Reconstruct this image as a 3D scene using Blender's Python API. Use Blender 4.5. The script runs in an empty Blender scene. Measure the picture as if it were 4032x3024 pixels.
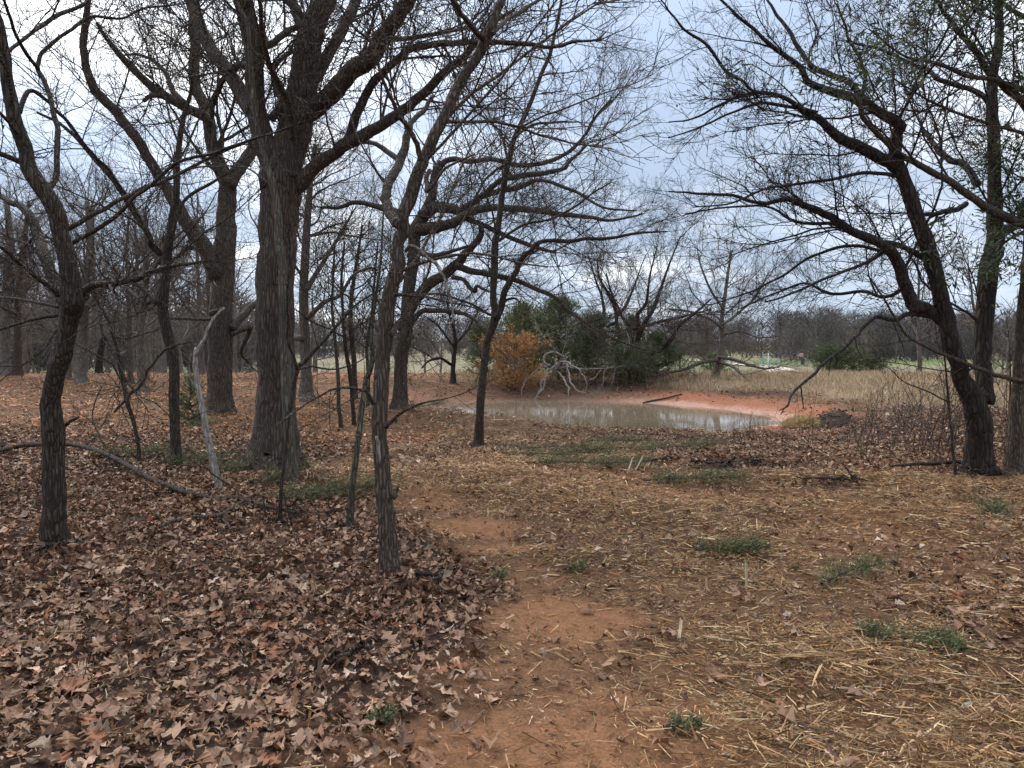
import bpy, math
import numpy as np
from mathutils import Vector, Matrix

# ------------------------------------------------------------------ camera, sky, sun, exposure
SC = bpy.context.scene
COL = SC.collection
CAM_H = 1.6
cam = bpy.data.cameras.new('camera')
cam.sensor_width = 36.0
cam.lens = 27.03
cam.clip_start = 0.05
cam.clip_end = 4000
cam_o = bpy.data.objects.new('camera', cam)
COL.objects.link(cam_o)
cam_o.location = (0, 0, CAM_H)
cam_o.rotation_euler = (math.radians(90 - 3.08), 0, 0)
SC.camera = cam_o

SUN_EL, SUN_AZ = math.radians(46), math.radians(-38)      # azimuth from +Y, negative = left
SUN_DIR = (math.sin(SUN_AZ)*math.cos(SUN_EL), math.cos(SUN_AZ)*math.cos(SUN_EL), math.sin(SUN_EL))
SC.view_settings.view_transform = 'Standard'
SC.view_settings.look = 'None'
SC.view_settings.exposure = 1.05
SC.view_settings.gamma = 1.0
SC.view_settings.use_curve_mapping = False
SC.cycles.max_bounces = 5
SC.cycles.diffuse_bounces = 3
SC.cycles.glossy_bounces = 2
SC.cycles.transmission_bounces = 2
SC.cycles.volume_bounces = 0
SC.cycles.caustics_reflective = False
SC.cycles.caustics_refractive = False
SC.cycles.use_denoising = True

W = bpy.data.worlds.new('World')
SC.world = W
W.use_nodes = True
nt = W.node_tree
nt.nodes.clear()

def N(tree, kind, **kw):
    n = tree.nodes.new(kind)
    for k, v in kw.items():
        if k.startswith('i_'):
            n.inputs[int(k[2:])].default_value = v
        else:
            setattr(n, k, v)
    return n

def math_node(tree, op, a, b=None, c=None):
    n = tree.nodes.new('ShaderNodeMath')
    n.operation = op
    for i, v in enumerate((a, b, c)):
        if v is None:
            continue
        if hasattr(v, 'links'):
            tree.links.new(v, n.inputs[i])
        else:
            n.inputs[i].default_value = v
    return n.outputs[0]

def ramp(tree, fac, stops, interp='LINEAR'):
    n = tree.nodes.new('ShaderNodeValToRGB')
    n.color_ramp.interpolation = interp
    e = n.color_ramp.elements
    while len(e) < len(stops):
        e.new(0.5)
    for i, (p, c) in enumerate(stops):
        e[i].position = p
        e[i].color = c if len(c) == 4 else (*c, 1)
    tree.links.new(fac, n.inputs[0])
    return n.outputs[0]

def mix_rgb(tree, mode, fac, a, b):
    n = tree.nodes.new('ShaderNodeMix')
    n.data_type = 'RGBA'
    n.blend_type = mode
    for sock, v in ((n.inputs[0], fac), (n.inputs[6], a), (n.inputs[7], b)):
        if hasattr(v, 'links'):
            tree.links.new(v, sock)
        elif isinstance(v, (tuple, list)):
            sock.default_value = v if len(v) == 4 else (*v, 1)
        else:
            sock.default_value = v
    return n.outputs[2]

sky = N(nt, 'ShaderNodeTexSky', sky_type='NISHITA', sun_disc=False)
sky.sun_elevation = SUN_EL
sky.sun_rotation = SUN_AZ
sky.altitude = 300
geo = nt.nodes.new('ShaderNodeTexCoord')
sep = nt.nodes.new('ShaderNodeSeparateXYZ')
nt.links.new(geo.outputs['Generated'], sep.inputs[0])
# cloud deck seen on a flat layer overhead: divide the direction by its height
zc = math_node(nt, 'ADD', math_node(nt, 'MAXIMUM', sep.outputs[2], 0.0), 0.30)
comb = nt.nodes.new('ShaderNodeCombineXYZ')
nt.links.new(math_node(nt, 'DIVIDE', sep.outputs[0], zc), comb.inputs[0])
nt.links.new(math_node(nt, 'DIVIDE', sep.outputs[1], zc), comb.inputs[1])
mp = nt.nodes.new('ShaderNodeMapping')
mp.inputs['Location'].default_value = (2.2, 12.7, 0.0)
mp.inputs['Scale'].default_value = (1.15, 1.6, 1.0)
nt.links.new(comb.outputs[0], mp.inputs[0])
n1 = N(nt, 'ShaderNodeTexNoise')
n1.inputs['Scale'].default_value = 1.0
n1.inputs['Detail'].default_value = 7.0
n1.inputs['Roughness'].default_value = 0.52
n1.inputs['Distortion'].default_value = 0.35
nt.links.new(mp.outputs[0], n1.inputs['Vector'])
thick = ramp(nt, n1.outputs[0], [(0.28, (0, 0, 0)), (0.56, (1, 1, 1))], 'EASE')
# overcast deck: thin parts glow white, thick parts are blue grey; brighter overhead as overcast skies are
cloud = ramp(nt, thick, [(0.0, (8.6, 8.7, 8.8)), (0.45, (5.2, 5.7, 6.6)), (1.0, (2.9, 3.55, 4.6))])
sund = nt.nodes.new('ShaderNodeVectorMath')
sund.operation = 'DOT_PRODUCT'
nt.links.new(geo.outputs['Generated'], sund.inputs[0])
sund.inputs[1].default_value = SUN_DIR
glow = math_node(nt, 'POWER', math_node(nt, 'MAXIMUM', sund.outputs['Value'], 0.0), 8.0)
zz = math_node(nt, 'MAXIMUM', sep.outputs[2], 0.0)
lum = math_node(nt, 'MULTIPLY_ADD', math_node(nt, 'MULTIPLY', zz, zz), 2.3, 0.70)
lum = math_node(nt, 'MULTIPLY_ADD', glow, 1.1, lum)
# pale haze low over the horizon
low = math_node(nt, 'POWER', 2.718, math_node(nt, 'MULTIPLY', math_node(nt, 'MAXIMUM', sep.outputs[2], 0.0), -9.0))
lum = math_node(nt, 'MULTIPLY_ADD', low, 0.40, lum)
vs = nt.nodes.new('ShaderNodeVectorMath')
vs.operation = 'SCALE'
nt.links.new(cloud, vs.inputs[0])
nt.links.new(lum, vs.inputs['Scale'])
skyc = mix_rgb(nt, 'MIX', 0.9, sky.outputs[0], vs.outputs[0])
bg = nt.nodes.new('ShaderNodeBackground')
bg.inputs['Strength'].default_value = 0.1
nt.links.new(skyc, bg.inputs[0])
wo = nt.nodes.new('ShaderNodeOutputWorld')
nt.links.new(bg.outputs[0], wo.inputs[0])

sun = bpy.data.lights.new('sun', 'SUN')
sun.energy = 1.5
sun.angle = math.radians(25)
sun.color = (1.0, 0.92, 0.82)
sun_o = bpy.data.objects.new('sun', sun)
COL.objects.link(sun_o)
sun_o.rotation_euler = (math.radians(90) - SUN_EL, 0, math.pi - SUN_AZ)

# ------------------------------------------------------------------ terrain
# >>> terrain
def _hash(ix, iy, seed):
    h = (ix.astype(np.int64) * 374761393 + iy.astype(np.int64) * 668265263 + seed * 974711) & 0xFFFFFFFF
    h = ((h ^ (h >> 13)) * 1274126177) & 0xFFFFFFFF
    h = (h ^ (h >> 16)) & 0xFFFFFFFF
    return h / 4294967295.0

def vnoise(x, y, seed=0):
    x = np.asarray(x, float); y = np.asarray(y, float)
    ix = np.floor(x); iy = np.floor(y)
    fx = x - ix; fy = y - iy
    fx = fx*fx*(3-2*fx); fy = fy*fy*(3-2*fy)
    a = _hash(ix, iy, seed); b = _hash(ix+1, iy, seed)
    c = _hash(ix, iy+1, seed); d = _hash(ix+1, iy+1, seed)
    return (a*(1-fx)+b*fx)*(1-fy) + (c*(1-fx)+d*fx)*fy

def fbm(x, y, seed=0, octv=4):
    s = 0; a = .5; t = 0
    for o in range(octv):
        s = s + a*vnoise(x, y, seed+o*17); t += a
        x = np.asarray(x)*2.03+5.1; y = np.asarray(y)*2.01+9.7; a *= .5
    return s/t

def sstep(a, b, x):
    t = np.clip((x-a)/(b-a), 0, 1)
    return t*t*(3-2*t)

WATER_Z = -0.40
POND = np.array([(-2.6,23.6),(-1.9,22.4),(-0.85,21.0),(0.05,20.0),(0.65,19.1),(1.35,17.95),(2.05,17.3),(3.45,17.2),(4.15,17.0),
 (4.4,16.65),(5.1,17.0),(5.85,17.7),(6.55,18.7),(7.05,19.9),(7.15,21.2),(6.6,22.5),(5.85,23.9),(5.1,25.0),(4.2,25.9),(2.1,26.8),
 (-0.2,26.7),(-2.2,26.5),(-3.0,25.2)])

def pond_distance(x, y):
    x = np.asarray(x, float); y = np.asarray(y, float)
    best = np.full(x.shape, 1e9); inside = np.zeros(x.shape, bool)
    n = len(POND)
    for i in range(n):
        ax, ay = POND[i]; bx, by = POND[(i+1) % n]
        ex, ey = bx-ax, by-ay
        t = np.clip(((x-ax)*ex+(y-ay)*ey)/(ex*ex+ey*ey), 0, 1)
        best = np.minimum(best, np.hypot(x-ax-t*ex, y-ay-t*ey))
        c = ((ay > y) != (by > y)) & (x < (bx-ax)*(y-ay)/(by-ay+1e-12)+ax)
        inside ^= c
    return np.where(inside, -best, best)

def ground_height(x, y):
    x = np.asarray(x, float); y = np.asarray(y, float)
    far = sstep(33.5, 52, y + 1.2*(vnoise(x*.12, y*.12, 3)-.5) + np.where(x > 5, (x-5)*.12, 0))
    h0 = 0.05*sstep(10, 30, y) + 0.18*sstep(22, 32, y)*(1-far)
    h0 = h0 + far*(-1.75 - 0.9*sstep(60, 170, y) + 1.0*sstep(190, 320, y) + 5.0*sstep(260, 700, y))
    h0 = h0 + far*1.2*(fbm(x*.012, y*.012, 41, 3)-.5)*sstep(50, 120, y)
    h0 = h0 + 0.10*(fbm(x*.25, y*.25, 11, 3)-.5)*(1-far)
    h0 = h0 - 0.30*sstep(8.5, 15.5, y)*(1-sstep(18, 24, y))*sstep(-5, -1.5, x)*(1-sstep(6.5, 9, x))
    h0 = h0 - 0.05*np.exp(-((x-1.6-.12*y)**2)/.5)*(1-sstep(9, 12, y))
    sd = pond_distance(x, y) + .35*(vnoise(x*1.3, y*1.3, 5)-.5)
    hp = WATER_Z + 0.125*sd + np.where(sd > 0, 0.05*np.sqrt(np.clip(sd, 0, None)), 0)
    k = .08
    hh = np.clip(.5+.5*(hp-h0)/k, 0, 1)
    return hp*(1-hh) + h0*hh - k*hh*(1-hh)
# <<< terrain

def fine_height(x, y):
    x = np.asarray(x, float); y = np.asarray(y, float)
    near = 1 - sstep(18, 40, np.hypot(x, y))
    return ground_height(x, y) + near*(0.055*sstep(.42, .72, fbm(x*1.1, y*1.1, 141, 4)) + 0.045*(fbm(x*2.2, y*2.2, 21, 3)-.5) + 0.02*(vnoise(x*9, y*9, 23)-.5))

# ------------------------------------------------------------------ mesh helpers
def link(o, parent=None):
    COL.objects.link(o)
    if parent is not None:
        o.parent = parent
    return o

def make_mesh(name, verts, faces, mat, smooth=False, tint=None):
    """faces: (m,k) int array, or a list of such arrays"""
    me = bpy.data.meshes.new(name)
    verts = np.ascontiguousarray(verts, dtype=np.float32)
    if not isinstance(faces, list):
        faces = [faces]
    faces = [np.asarray(f, dtype=np.int32) for f in faces if len(f)]
    me.vertices.add(len(verts))
    me.vertices.foreach_set('co', verts.ravel())
    li = np.concatenate([f.ravel() for f in faces])
    sizes = np.concatenate([np.full(len(f), f.shape[1], np.int32) for f in faces])
    st = np.concatenate([[0], np.cumsum(sizes)[:-1]]).astype(np.int32)
    me.loops.add(len(li))
    me.loops.foreach_set('vertex_index', li)
    me.polygons.add(len(sizes))
    me.polygons.foreach_set('loop_start', st)
    me.polygons.foreach_set('loop_total', sizes)
    me.polygons.foreach_set('use_smooth', np.full(len(sizes), smooth, bool))
    if tint is not None:
        ca = me.color_attributes.new('tint', 'FLOAT_COLOR', 'POINT')
        t = np.ones((len(verts), 4), np.float32)
        t[:, :3] = tint
        ca.data.foreach_set('color', t.ravel())
    me.update(calc_edges=True)
    if mat is not None:
        me.materials.append(mat)
    return me

def mesh_obj(name, verts, faces, mat, parent=None, smooth=False, tint=None, loc=None):
    o = bpy.data.objects.new(name, make_mesh(name, verts, faces, mat, smooth, tint))
    if loc is not None:
        o.location = loc
    return link(o, parent)

def tag(o, label, cat=None, group=None, kind=None):
    if label: o['label'] = label
    if cat: o['category'] = cat
    if group: o['group'] = group
    if kind: o['kind'] = kind
    return o

def empty(name, loc=(0, 0, 0), rz=0):
    o = bpy.data.objects.new(name, None)
    o.empty_display_size = .2
    o.location = loc
    o.rotation_euler = (0, 0, rz)
    return link(o)

class Geo:
    """collects vertices, faces and per-vertex tint for one mesh"""
    def __init__(s):
        s.v = []; s.f = {}; s.c = []; s.n = 0
    def add(s, v, f, c=None):
        v = np.asarray(v, float).reshape(-1, 3)
        f = np.asarray(f, np.int64)
        s.f.setdefault(f.shape[1], []).append(f + s.n)
        s.v.append(v)
        s.c.append(np.broadcast_to(np.array((.5, .5, .5)) if c is None else np.asarray(c, float).reshape(-1, 3), v.shape))
        s.n += len(v)
    def build(s, name, mat, parent=None, smooth=False, loc=None, tinted=False):
        return mesh_obj(name, np.concatenate(s.v), [np.concatenate(q) for q in s.f.values()], mat, parent, smooth,
                        np.concatenate(s.c) if tinted else None, loc)
    def mesh(s, name, mat, smooth=False, tinted=False):
        return make_mesh(name, np.concatenate(s.v), [np.concatenate(q) for q in s.f.values()], mat, smooth,
                         np.concatenate(s.c) if tinted else None)

def unit(v):
    return v/np.maximum(np.linalg.norm(v, axis=-1, keepdims=True), 1e-9)

def tube_arrays(P, R, sides, rough=0.0, rng=None, cap=False):
    """P (N,n,3), R (N,n) -> vertices and quads of N tubes"""
    Nn, n, _ = P.shape
    Tn = np.empty_like(P)
    Tn[:, 1:-1] = P[:, 2:]-P[:, :-2]
    Tn[:, 0] = P[:, 1]-P[:, 0]
    Tn[:, -1] = P[:, -1]-P[:, -2]
    Tn = unit(Tn)
    mean = unit(P[:, -1]-P[:, 0])
    ref = np.where(np.abs(mean[:, 1:2]) < .8, np.array([[0., 1, 0]]), np.array([[1., 0, 0]]))
    ref = np.repeat(ref[:, None, :], n, 1)
    A = unit(np.cross(Tn, ref))
    B = np.cross(Tn, A)
    th = np.arange(sides)*2*math.pi/sides
    r = R[:, :, None]
    if rough and rng is not None:
        r = r*(1+rough*(rng.random((Nn, n, sides))-.5))
    V = P[:, :, None, :] + r[..., None]*(np.cos(th)[None, None, :, None]*A[:, :, None, :] + np.sin(th)[None, None, :, None]*B[:, :, None, :])
    base = (np.arange(Nn)*n*sides)[:, None, None]
    i = np.arange(n-1)[None, :, None]*sides
    j = np.arange(sides)[None, None, :]
    j2 = (j+1) % sides
    F = np.stack([base+i+j, base+i+j2, base+i+sides+j2, base+i+sides+j], -1).reshape(-1, 4)
    return V.reshape(-1, 3), F

def closed(C):
    a = C[0].copy(); a[3] *= .02; b = C[-1].copy(); b[3] *= .02
    a[:3] -= (C[1]-C[0])[:3]*.02; b[:3] += (C[-1]-C[-2])[:3]*.02
    return np.vstack([a, C, b])

def catmull(pts, per):
    p = np.asarray(pts, float)
    if len(p) == 2:
        t = np.linspace(0, 1, per+1)[:, None]
        return p[0]*(1-t)+p[1]*t
    q = np.vstack([2*p[0]-p[1], p, 2*p[-1]-p[-2]])
    out = []
    for i in range(1, len(q)-2):
        a, b, c, d = q[i-1], q[i], q[i+1], q[i+2]
        for k in range(per):
            t = k/per
            out.append(.5*((2*b)+(-a+c)*t+(2*a-5*b+4*c-d)*t*t+(-a+3*b-3*c+d)*t**3))
    out.append(p[-1])
    return np.array(out)

def resample(P, n):
    d = np.concatenate([[0], np.cumsum(np.linalg.norm(np.diff(P[:, :3], axis=0), axis=1))])
    t = np.linspace(0, d[-1], n)
    return np.stack([np.interp(t, d, P[:, k]) for k in range(P.shape[1])], 1)

def spawn(P, R, rng, dens, length, lvar, ang, npts, wig, up, tmin, rfac, rmax, rmin, taper=.35):
    """side branches along every parent polyline, all in one go"""
    if len(P) == 0:
        return np.zeros((0, npts, 3)), np.zeros((0, npts))
    n = P.shape[1]
    seg = np.linalg.norm(np.diff(P, axis=1), axis=2)
    ln = seg.sum(1)
    cnt = rng.poisson(np.maximum(dens*ln*(1-tmin), 0))
    idx = np.repeat(np.arange(len(P)), cnt)
    m = len(idx)
    if m == 0:
        return np.zeros((0, npts, 3)), np.zeros((0, npts))
    t = tmin+(1-tmin)*rng.random(m)**.85
    f = t*(n-1)
    i0 = np.minimum(f.astype(int), n-2)
    w = (f-i0)[:, None]
    p = P[idx, i0]*(1-w)+P[idx, i0+1]*w
    tg = unit(P[idx, i0+1]-P[idx, i0])
    rr = R[idx, i0]*(1-w[:, 0])+R[idx, i0+1]*w[:, 0]
    rnd = rng.normal(size=(m, 3))
    perp = unit(np.cross(tg, rnd))
    a = np.radians(ang)*(.65+.7*rng.random(m))[:, None]
    d = unit(np.cos(a)*tg+np.sin(a)*perp+np.array([0, 0, up*.8]))
    L = length*(1-lvar+2*lvar*rng.random(m))*(1.1-.55*t)
    r0 = np.clip(rr*rfac, rmin, rmax)
    Q = np.empty((m, npts, 3))
    Q[:, 0] = p
    for k in range(1, npts):
        d = unit(d+wig*rng.normal(size=(m, 3))+np.array([0, 0, up]))
        p = p+d*(L/(npts-1))[:, None]
        Q[:, k] = p
    RR = r0[:, None]*(1-(1-taper)*np.linspace(0, 1, npts))[None, :]
    RR = np.maximum(RR, rmin*.6)
    return Q, RR

# ------------------------------------------------------------------ materials
def material(name):
    m = bpy.data.materials.new(name)
    m.use_nodes = True
    t = m.node_tree
    b = t.nodes['Principled BSDF']
    return m, t, b

def coords(t, kind='Object', scale=(1, 1, 1)):
    tc = t.nodes.new('ShaderNodeTexCoord')
    mpn = t.nodes.new('ShaderNodeMapping')
    mpn.inputs['Scale'].default_value = scale
    t.links.new(tc.outputs[kind], mpn.inputs[0])
    return mpn.outputs[0]

def noise(t, vec, scale, detail=4, rough=.55, dist=0):
    n = t.nodes.new('ShaderNodeTexNoise')
    n.inputs['Scale'].default_value = scale
    n.inputs['Detail'].default_value = detail
    n.inputs['Roughness'].default_value = rough
    n.inputs['Distortion'].default_value = dist
    t.links.new(vec, n.inputs['Vector'])
    return n.outputs[0]

def bump(t, b, height, strength=.5, dist=.02):
    n = t.nodes.new('ShaderNodeBump')
    n.inputs['Strength'].default_value = strength
    n.inputs['Distance'].default_value = dist
    t.links.new(height, n.inputs['Height'])
    t.links.new(n.outputs[0], b.inputs['Normal'])

def bark_material(name, dark, light, lichen, lich_amt=.55, sc=1.0, ridge=.9):
    m, t, b = material(name)
    v = coords(t, 'Object', (22*sc, 22*sc, 3.0*sc))
    vor = t.nodes.new('ShaderNodeTexVoronoi')
    vor.feature = 'DISTANCE_TO_EDGE'
    vor.inputs['Scale'].default_value = 1.0
    nz = noise(t, v, 1.3, 3)
    add = t.nodes.new('ShaderNodeVectorMath'); add.operation = 'ADD'
    t.links.new(v, add.inputs[0])
    nv = t.nodes.new('ShaderNodeTexNoise'); nv.inputs['Scale'].default_value = .9
    t.links.new(v, nv.inputs['Vector'])
    t.links.new(nv.outputs[1], add.inputs[1])
    t.links.new(add.outputs[0], vor.inputs['Vector'])
    ridgev = ramp(t, vor.outputs['Distance'], [(0.0, (0, 0, 0)), (.28, (1, 1, 1))])
    hgt = math_node(t, 'MULTIPLY_ADD', nz, .6, ridgev)
    c1 = mix_rgb(t, 'MIX', hgt, dark, light)
    v2 = coords(t, 'Object', (1, 1, .6))
    lz = noise(t, v2, 9*sc, 5, .65)
    lm = ramp(t, lz, [(lich_amt, (0, 0, 0)), (lich_amt+.1, (1, 1, 1))])
    lm2 = math_node(t, 'MULTIPLY', lm, math_node(t, 'MULTIPLY', ridgev, .75))
    c2 = mix_rgb(t, 'MIX', lm2, c1, lichen)
    big = noise(t, v2, 1.4, 3)
    c3 = mix_rgb(t, 'MULTIPLY', .7, c2, ramp(t, big, [(.3, (.62, .6, .58)), (.7, (1.25, 1.22, 1.2))]))
    t.links.new(c3, b.inputs['Base Color'])
    b.inputs['Roughness'].default_value = .88
    b.inputs['Specular IOR Level'].default_value = .25
    bump(t, b, hgt, ridge, .03)
    return m

BARK = {
 'oak': bark_material('bark_oak', (.026, .019, .014), (.125, .094, .070), (.17, .16, .125), .60, 1.35),
 'dark': bark_material('bark_dark', (.022, .016, .011), (.098, .073, .052), (.17, .17, .12), .58, 1.9),
 'black': bark_material('bark_black', (.016, .012, .010), (.055, .042, .034), (.09, .09, .07), .62),
 'brown': bark_material('bark_brown', (.038, .026, .018), (.150, .112, .080), (.2, .19, .15), .66, 2.1),
 'grey': bark_material('bark_grey', (.062, .048, .038), (.19, .152, .12), (.19, .19, .16), .55),
 'mossy': bark_material('bark_mossy', (.035, .030, .020), (.11, .095, .065), (.17, .18, .10), .48, 1.6),
 'pale': bark_material('bark_pale', (.07, .058, .042), (.17, .145, .105), (.20, .2, .145), .5, 1.5),
 'bleached': bark_material('bark_bleached', (.13, .108, .085), (.36, .315, .265), (.42, .39, .34), .5, 1.2, .6),
}

def tinted_material(name, rough=.7, spec=.25, noise_scale=40, lo=.75, hi=1.2, trans=0.0):
    m, t, b = material(name)
    at = t.nodes.new('ShaderNodeAttribute')
    at.attribute_name = 'tint'
    nz = noise(t, coords(t, 'Object'), noise_scale, 3)
    c = mix_rgb(t, 'MULTIPLY', 1.0, at.outputs['Color'], ramp(t, nz, [(.3, (lo, lo, lo)), (.7, (hi, hi, hi))]))
    t.links.new(c, b.inputs['Base Color'])
    b.inputs['Roughness'].default_value = rough
    b.inputs['Specular IOR Level'].default_value = spec
    if trans:
        tr = t.nodes.new('ShaderNodeBsdfTranslucent')
        t.links.new(c, tr.inputs[0])
        mx = t.nodes.new('ShaderNodeMixShader')
        mx.inputs[0].default_value = trans
        t.links.new(b.outputs[0], mx.inputs[1])
        t.links.new(tr.outputs[0], mx.inputs[2])
        t.links.new(mx.outputs[0], t.nodes['Material Output'].inputs[0])
    return m

M_LEAF = tinted_material('dead_leaf', .62, .2, 60, .65, 1.25)
M_CHIP = tinted_material('split_wood', .75, .2, 45, .7, 1.2)
M_GRASS = tinted_material('dry_grass', .7, .2, 8, .85, 1.12)
M_CEDAR = tinted_material('cedar_foliage', .65, .2, 6, .75, 1.2, .15)
M_FARWOOD = tinted_material('far_wood', .9, .1, .2, .85, 1.15)

def plain(name, col, rough=.6, metal=0.0, var=.15, sc=6):
    m, t, b = material(name)
    nz = noise(t, coords(t, 'Object'), sc, 4)
    c = mix_rgb(t, 'MULTIPLY', 1.0, col, ramp(t, nz, [(.3, (1-var,)*3), (.7, (1+var,)*3)]))
    t.links.new(c, b.inputs['Base Color'])
    b.inputs['Roughness'].default_value = rough
    b.inputs['Metallic'].default_value = metal
    return m

# ------------------------------------------------------------------ ground
def warp_axis(lo, hi, fine, n):
    """positions from lo to hi, dense around zero, stretching outwards"""
    k = np.arcsinh(np.array([lo, hi])/fine)
    return fine*np.sinh(np.linspace(k[0], k[1], n))

def ground_masks(x, y):
    """what lies where: leaf litter, wood mulch, bare orange soil, red bank, dry grass, field"""
    sd = pond_distance(x, y)
    wob = .55*(fbm(x*.9, y*.9, 61, 3)-.5)
    wob2 = 1.6*(fbm(x*.45, y*.45, 67, 3)-.5)
    bx = np.interp(y, [0, 2.5, 2.9, 3.7, 4.6, 5.2, 6, 7, 8.2, 9.5, 11, 13, 60], [-.3, -.35, -.36, -.15, .1, .05, -.5, -1.05, -1.9, -2.6, -2.6, -1.5, -1.5])
    left = sstep(-.35, .35, bx - x + wob)
    far_left = left*sstep(11.5, 15.5, y + wob2)
    litter = left*(1-.86*far_left)
    right_mid = sstep(1.5, 3.2, x + wob2)*sstep(8.6, 10.2, y + wob*1.2)*(1-sstep(.0, 1.0, 1.6-sd))
    litter = np.maximum(litter, right_mid)
    right_edge = sstep(1.7, 2.5, x - .05*y + wob)*(1-sstep(5.2, 6.4, y))
    litter = np.maximum(litter, .62*right_edge)
    mid = sstep(8.6, 10.5, y + wob2)*(1-left)*sstep(-2.2, -1.2, x)
    litter = np.maximum(litter, mid*.62*sstep(.40, .60, fbm(x*.7, y*.7, 71, 3)))
    litter = np.maximum(litter, .16)
    soil = np.zeros_like(x)
    for cx, cy, rx, ry, a in ((.30, 4.3, .50, .42, 1.0), (-.40, 6.55, .50, .34, .9), (-.12, 5.85, .34, .20, .9), (.05, 2.9, .9, .38, .6), (.55, 3.15, .45, .3, .55), (-.2, 3.6, .3, .25, .4),
                              (2.9, 7.9, 1.6, .35, .55), (-.9, 7.6, .5, .35, .5), (3.4, 7.0, .8, .3, .4)):
        q = ((x-cx)/rx)**2+((y-cy)/ry)**2
        soil = np.maximum(soil, a*sstep(1.5, .25, q + .9*(fbm(x*3, y*3, 81, 3)-.5)))
    bank = sstep(2.5, .8, sd + .8*(vnoise(x*.8, y*.8, 83)-.5))*sstep(-.2, .2, y - 19.5 + np.where(x > 5.4, 4.5, 0))
    bank = np.maximum(bank, .8*np.exp(-((y-32.3)/1.0)**2)*sstep(-1, -4, x)*sstep(.35, .6, vnoise(x*.4, y*.4, 85)))
    red = np.clip(sstep(4.2, 6.2, x+.5*wob2)+.18*sstep(.5, .7, vnoise(x*.5, y*.5, 87)), 0, 1)*sstep(.2, 1.2, 30.5-y+x*.1)
    red = np.maximum(red, sstep(-2, -5, x))
    grass = sstep(2.1, 3.3, sd + wob2*.7)*sstep(3.2, 5.2, x+.4*wob2)*sstep(16.5, 19.5, y - .1*x + wob2)
    grass = np.maximum(grass, sstep(29.2, 30.5, y+wob)*sstep(-3, -1, x))
    field = sstep(34.5, 40, y + .8*wob2 + np.where(x > 5, (x-5)*.12, 0))
    mulch = np.clip(1-left*(.75+.18*sstep(9, 7, y))+.75*far_left, 0, 1)*(1-.8*soil)
    path = sstep(.9, .0, np.abs(x-np.interp(y, [0, 3, 4.3, 5.5, 6.6, 8, 10], [.25, .25, .30, -.05, -.45, -.9, -1.3]))/np.interp(y, [0, 3, 5, 8, 10], [.95, .95, .6, .6, .3]) - .0 + .5*wob)*(1-sstep(8.5, 10, y))*(1-left*.8)
    mulch = mulch*(1-.8*right_mid)*(1-.5*right_edge)*(1-.62*path)
    trail = sstep(.28, .62, fbm(x*.8+3, y*.5, 63, 3))*(1-left)*sstep(13, 9, y)
    litter = np.maximum(litter, .75*bank*(1-red)*sstep(.1, .5, sd))
    litter = litter*(1-.85*soil)*(1-.6*bank*red)
    return dict(sd=sd, litter=litter*(1-grass)*(1-field), mulch=mulch*(1-bank)*(1-grass)*(1-field), soil=soil, bank=bank, grass=grass, field=field, left=left, red=red, path=np.maximum(path*.8, .55*trail))

def blend(c, a, m):
    m = m[..., None]
    return c*(1-m)+np.asarray(a)*m

def build_ground():
    xs = warp_axis(-560, 560, 3.2, 350)
    ys = np.concatenate([np.linspace(-30, 1.4, 16)[:-1], 1.4+warp_axis(0, 620, 7.5, 350)])
    X, Y = np.meshgrid(xs, ys)
    Z = fine_height(X, Y)
    m = ground_masks(X, Y)
    c = np.broadcast_to(np.array((.115, .068, .042)), X.shape+(3,)).copy()
    c = blend(c, (.135, .074, .038), m['mulch'])
    c = blend(c, (.040, .023, .015), m['litter']*.85*(1-m['field']))  # brown litter floor, darkened further to paint in shade between the leaves
    c = blend(c, (.215, .108, .053), m['path'])
    c = blend(c, (.30, .140, .066), m['soil']*.9)
    c = blend(blend(c, (.125, .070, .042), m['bank']), (.26, .105, .055), m['bank']*m['red'])
    c = blend(c, (.40, .25, .19), sstep(.6, .1, m['sd']+.3*(vnoise(X*2, Y*2, 91)-.5))*(.08+.7*sstep(2.5, 5.5, X)))
    c = blend(c, (.27, .185, .105), m['grass']*.8)
    pale = fbm(X*.05, Y*.05, 95, 4)
    fc = blend(blend(np.broadcast_to(np.array((.185, .16, .10)), c.shape).copy(), (.125, .135, .065), sstep(.45, .62, pale)), (.25, .205, .135), sstep(.55, .40, fbm(X*.03, Y*.09, 97, 3))*.7)
    green = sstep(100, 118, Y)*sstep(200, 185, Y)*sstep(24, 32, X+.02*Y)
    fc = blend(fc, (.12, .155, .055), green*.75)
    c = c*(1-m['field'][..., None])+fc*m['field'][..., None]
    ny, nx = X.shape
    i = (np.arange(ny-1)[:, None]*nx+np.arange(nx-1)[None, :])
    F = np.stack([i, i+1, i+nx+1, i+nx], -1).reshape(-1, 4)
    mat, t, b = material('ground')
    at = t.nodes.new('ShaderNodeAttribute'); at.attribute_name = 'tint'
    v = coords(t, 'Object')
    nz = noise(t, v, 9, 8, .68)
    nz2 = noise(t, v, 70, 4, .7)
    col = mix_rgb(t, 'MULTIPLY', 1.0, at.outputs['Color'], ramp(t, nz, [(.25, (.55, .53, .5)), (.75, (1.4, 1.38, 1.34))]))
    col = mix_rgb(t, 'MULTIPLY', 1.0, col, ramp(t, nz2, [(.3, (.62, .6, .58)), (.7, (1.32, 1.32, 1.32))]))
    t.links.new(col, b.inputs['Base Color'])
    b.inputs['Roughness'].default_value = .95
    b.inputs['Specular IOR Level'].default_value = .15
    bump(t, b, math_node(t, 'ADD', nz, math_node(t, 'MULTIPLY', nz2, .5)), .9, .035)
    o = mesh_obj('ground', np.stack([X, Y, Z], -1).reshape(-1, 3), F, mat, smooth=True, tint=c.reshape(-1, 3))
    o['kind'] = 'structure'

build_ground()

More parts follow.
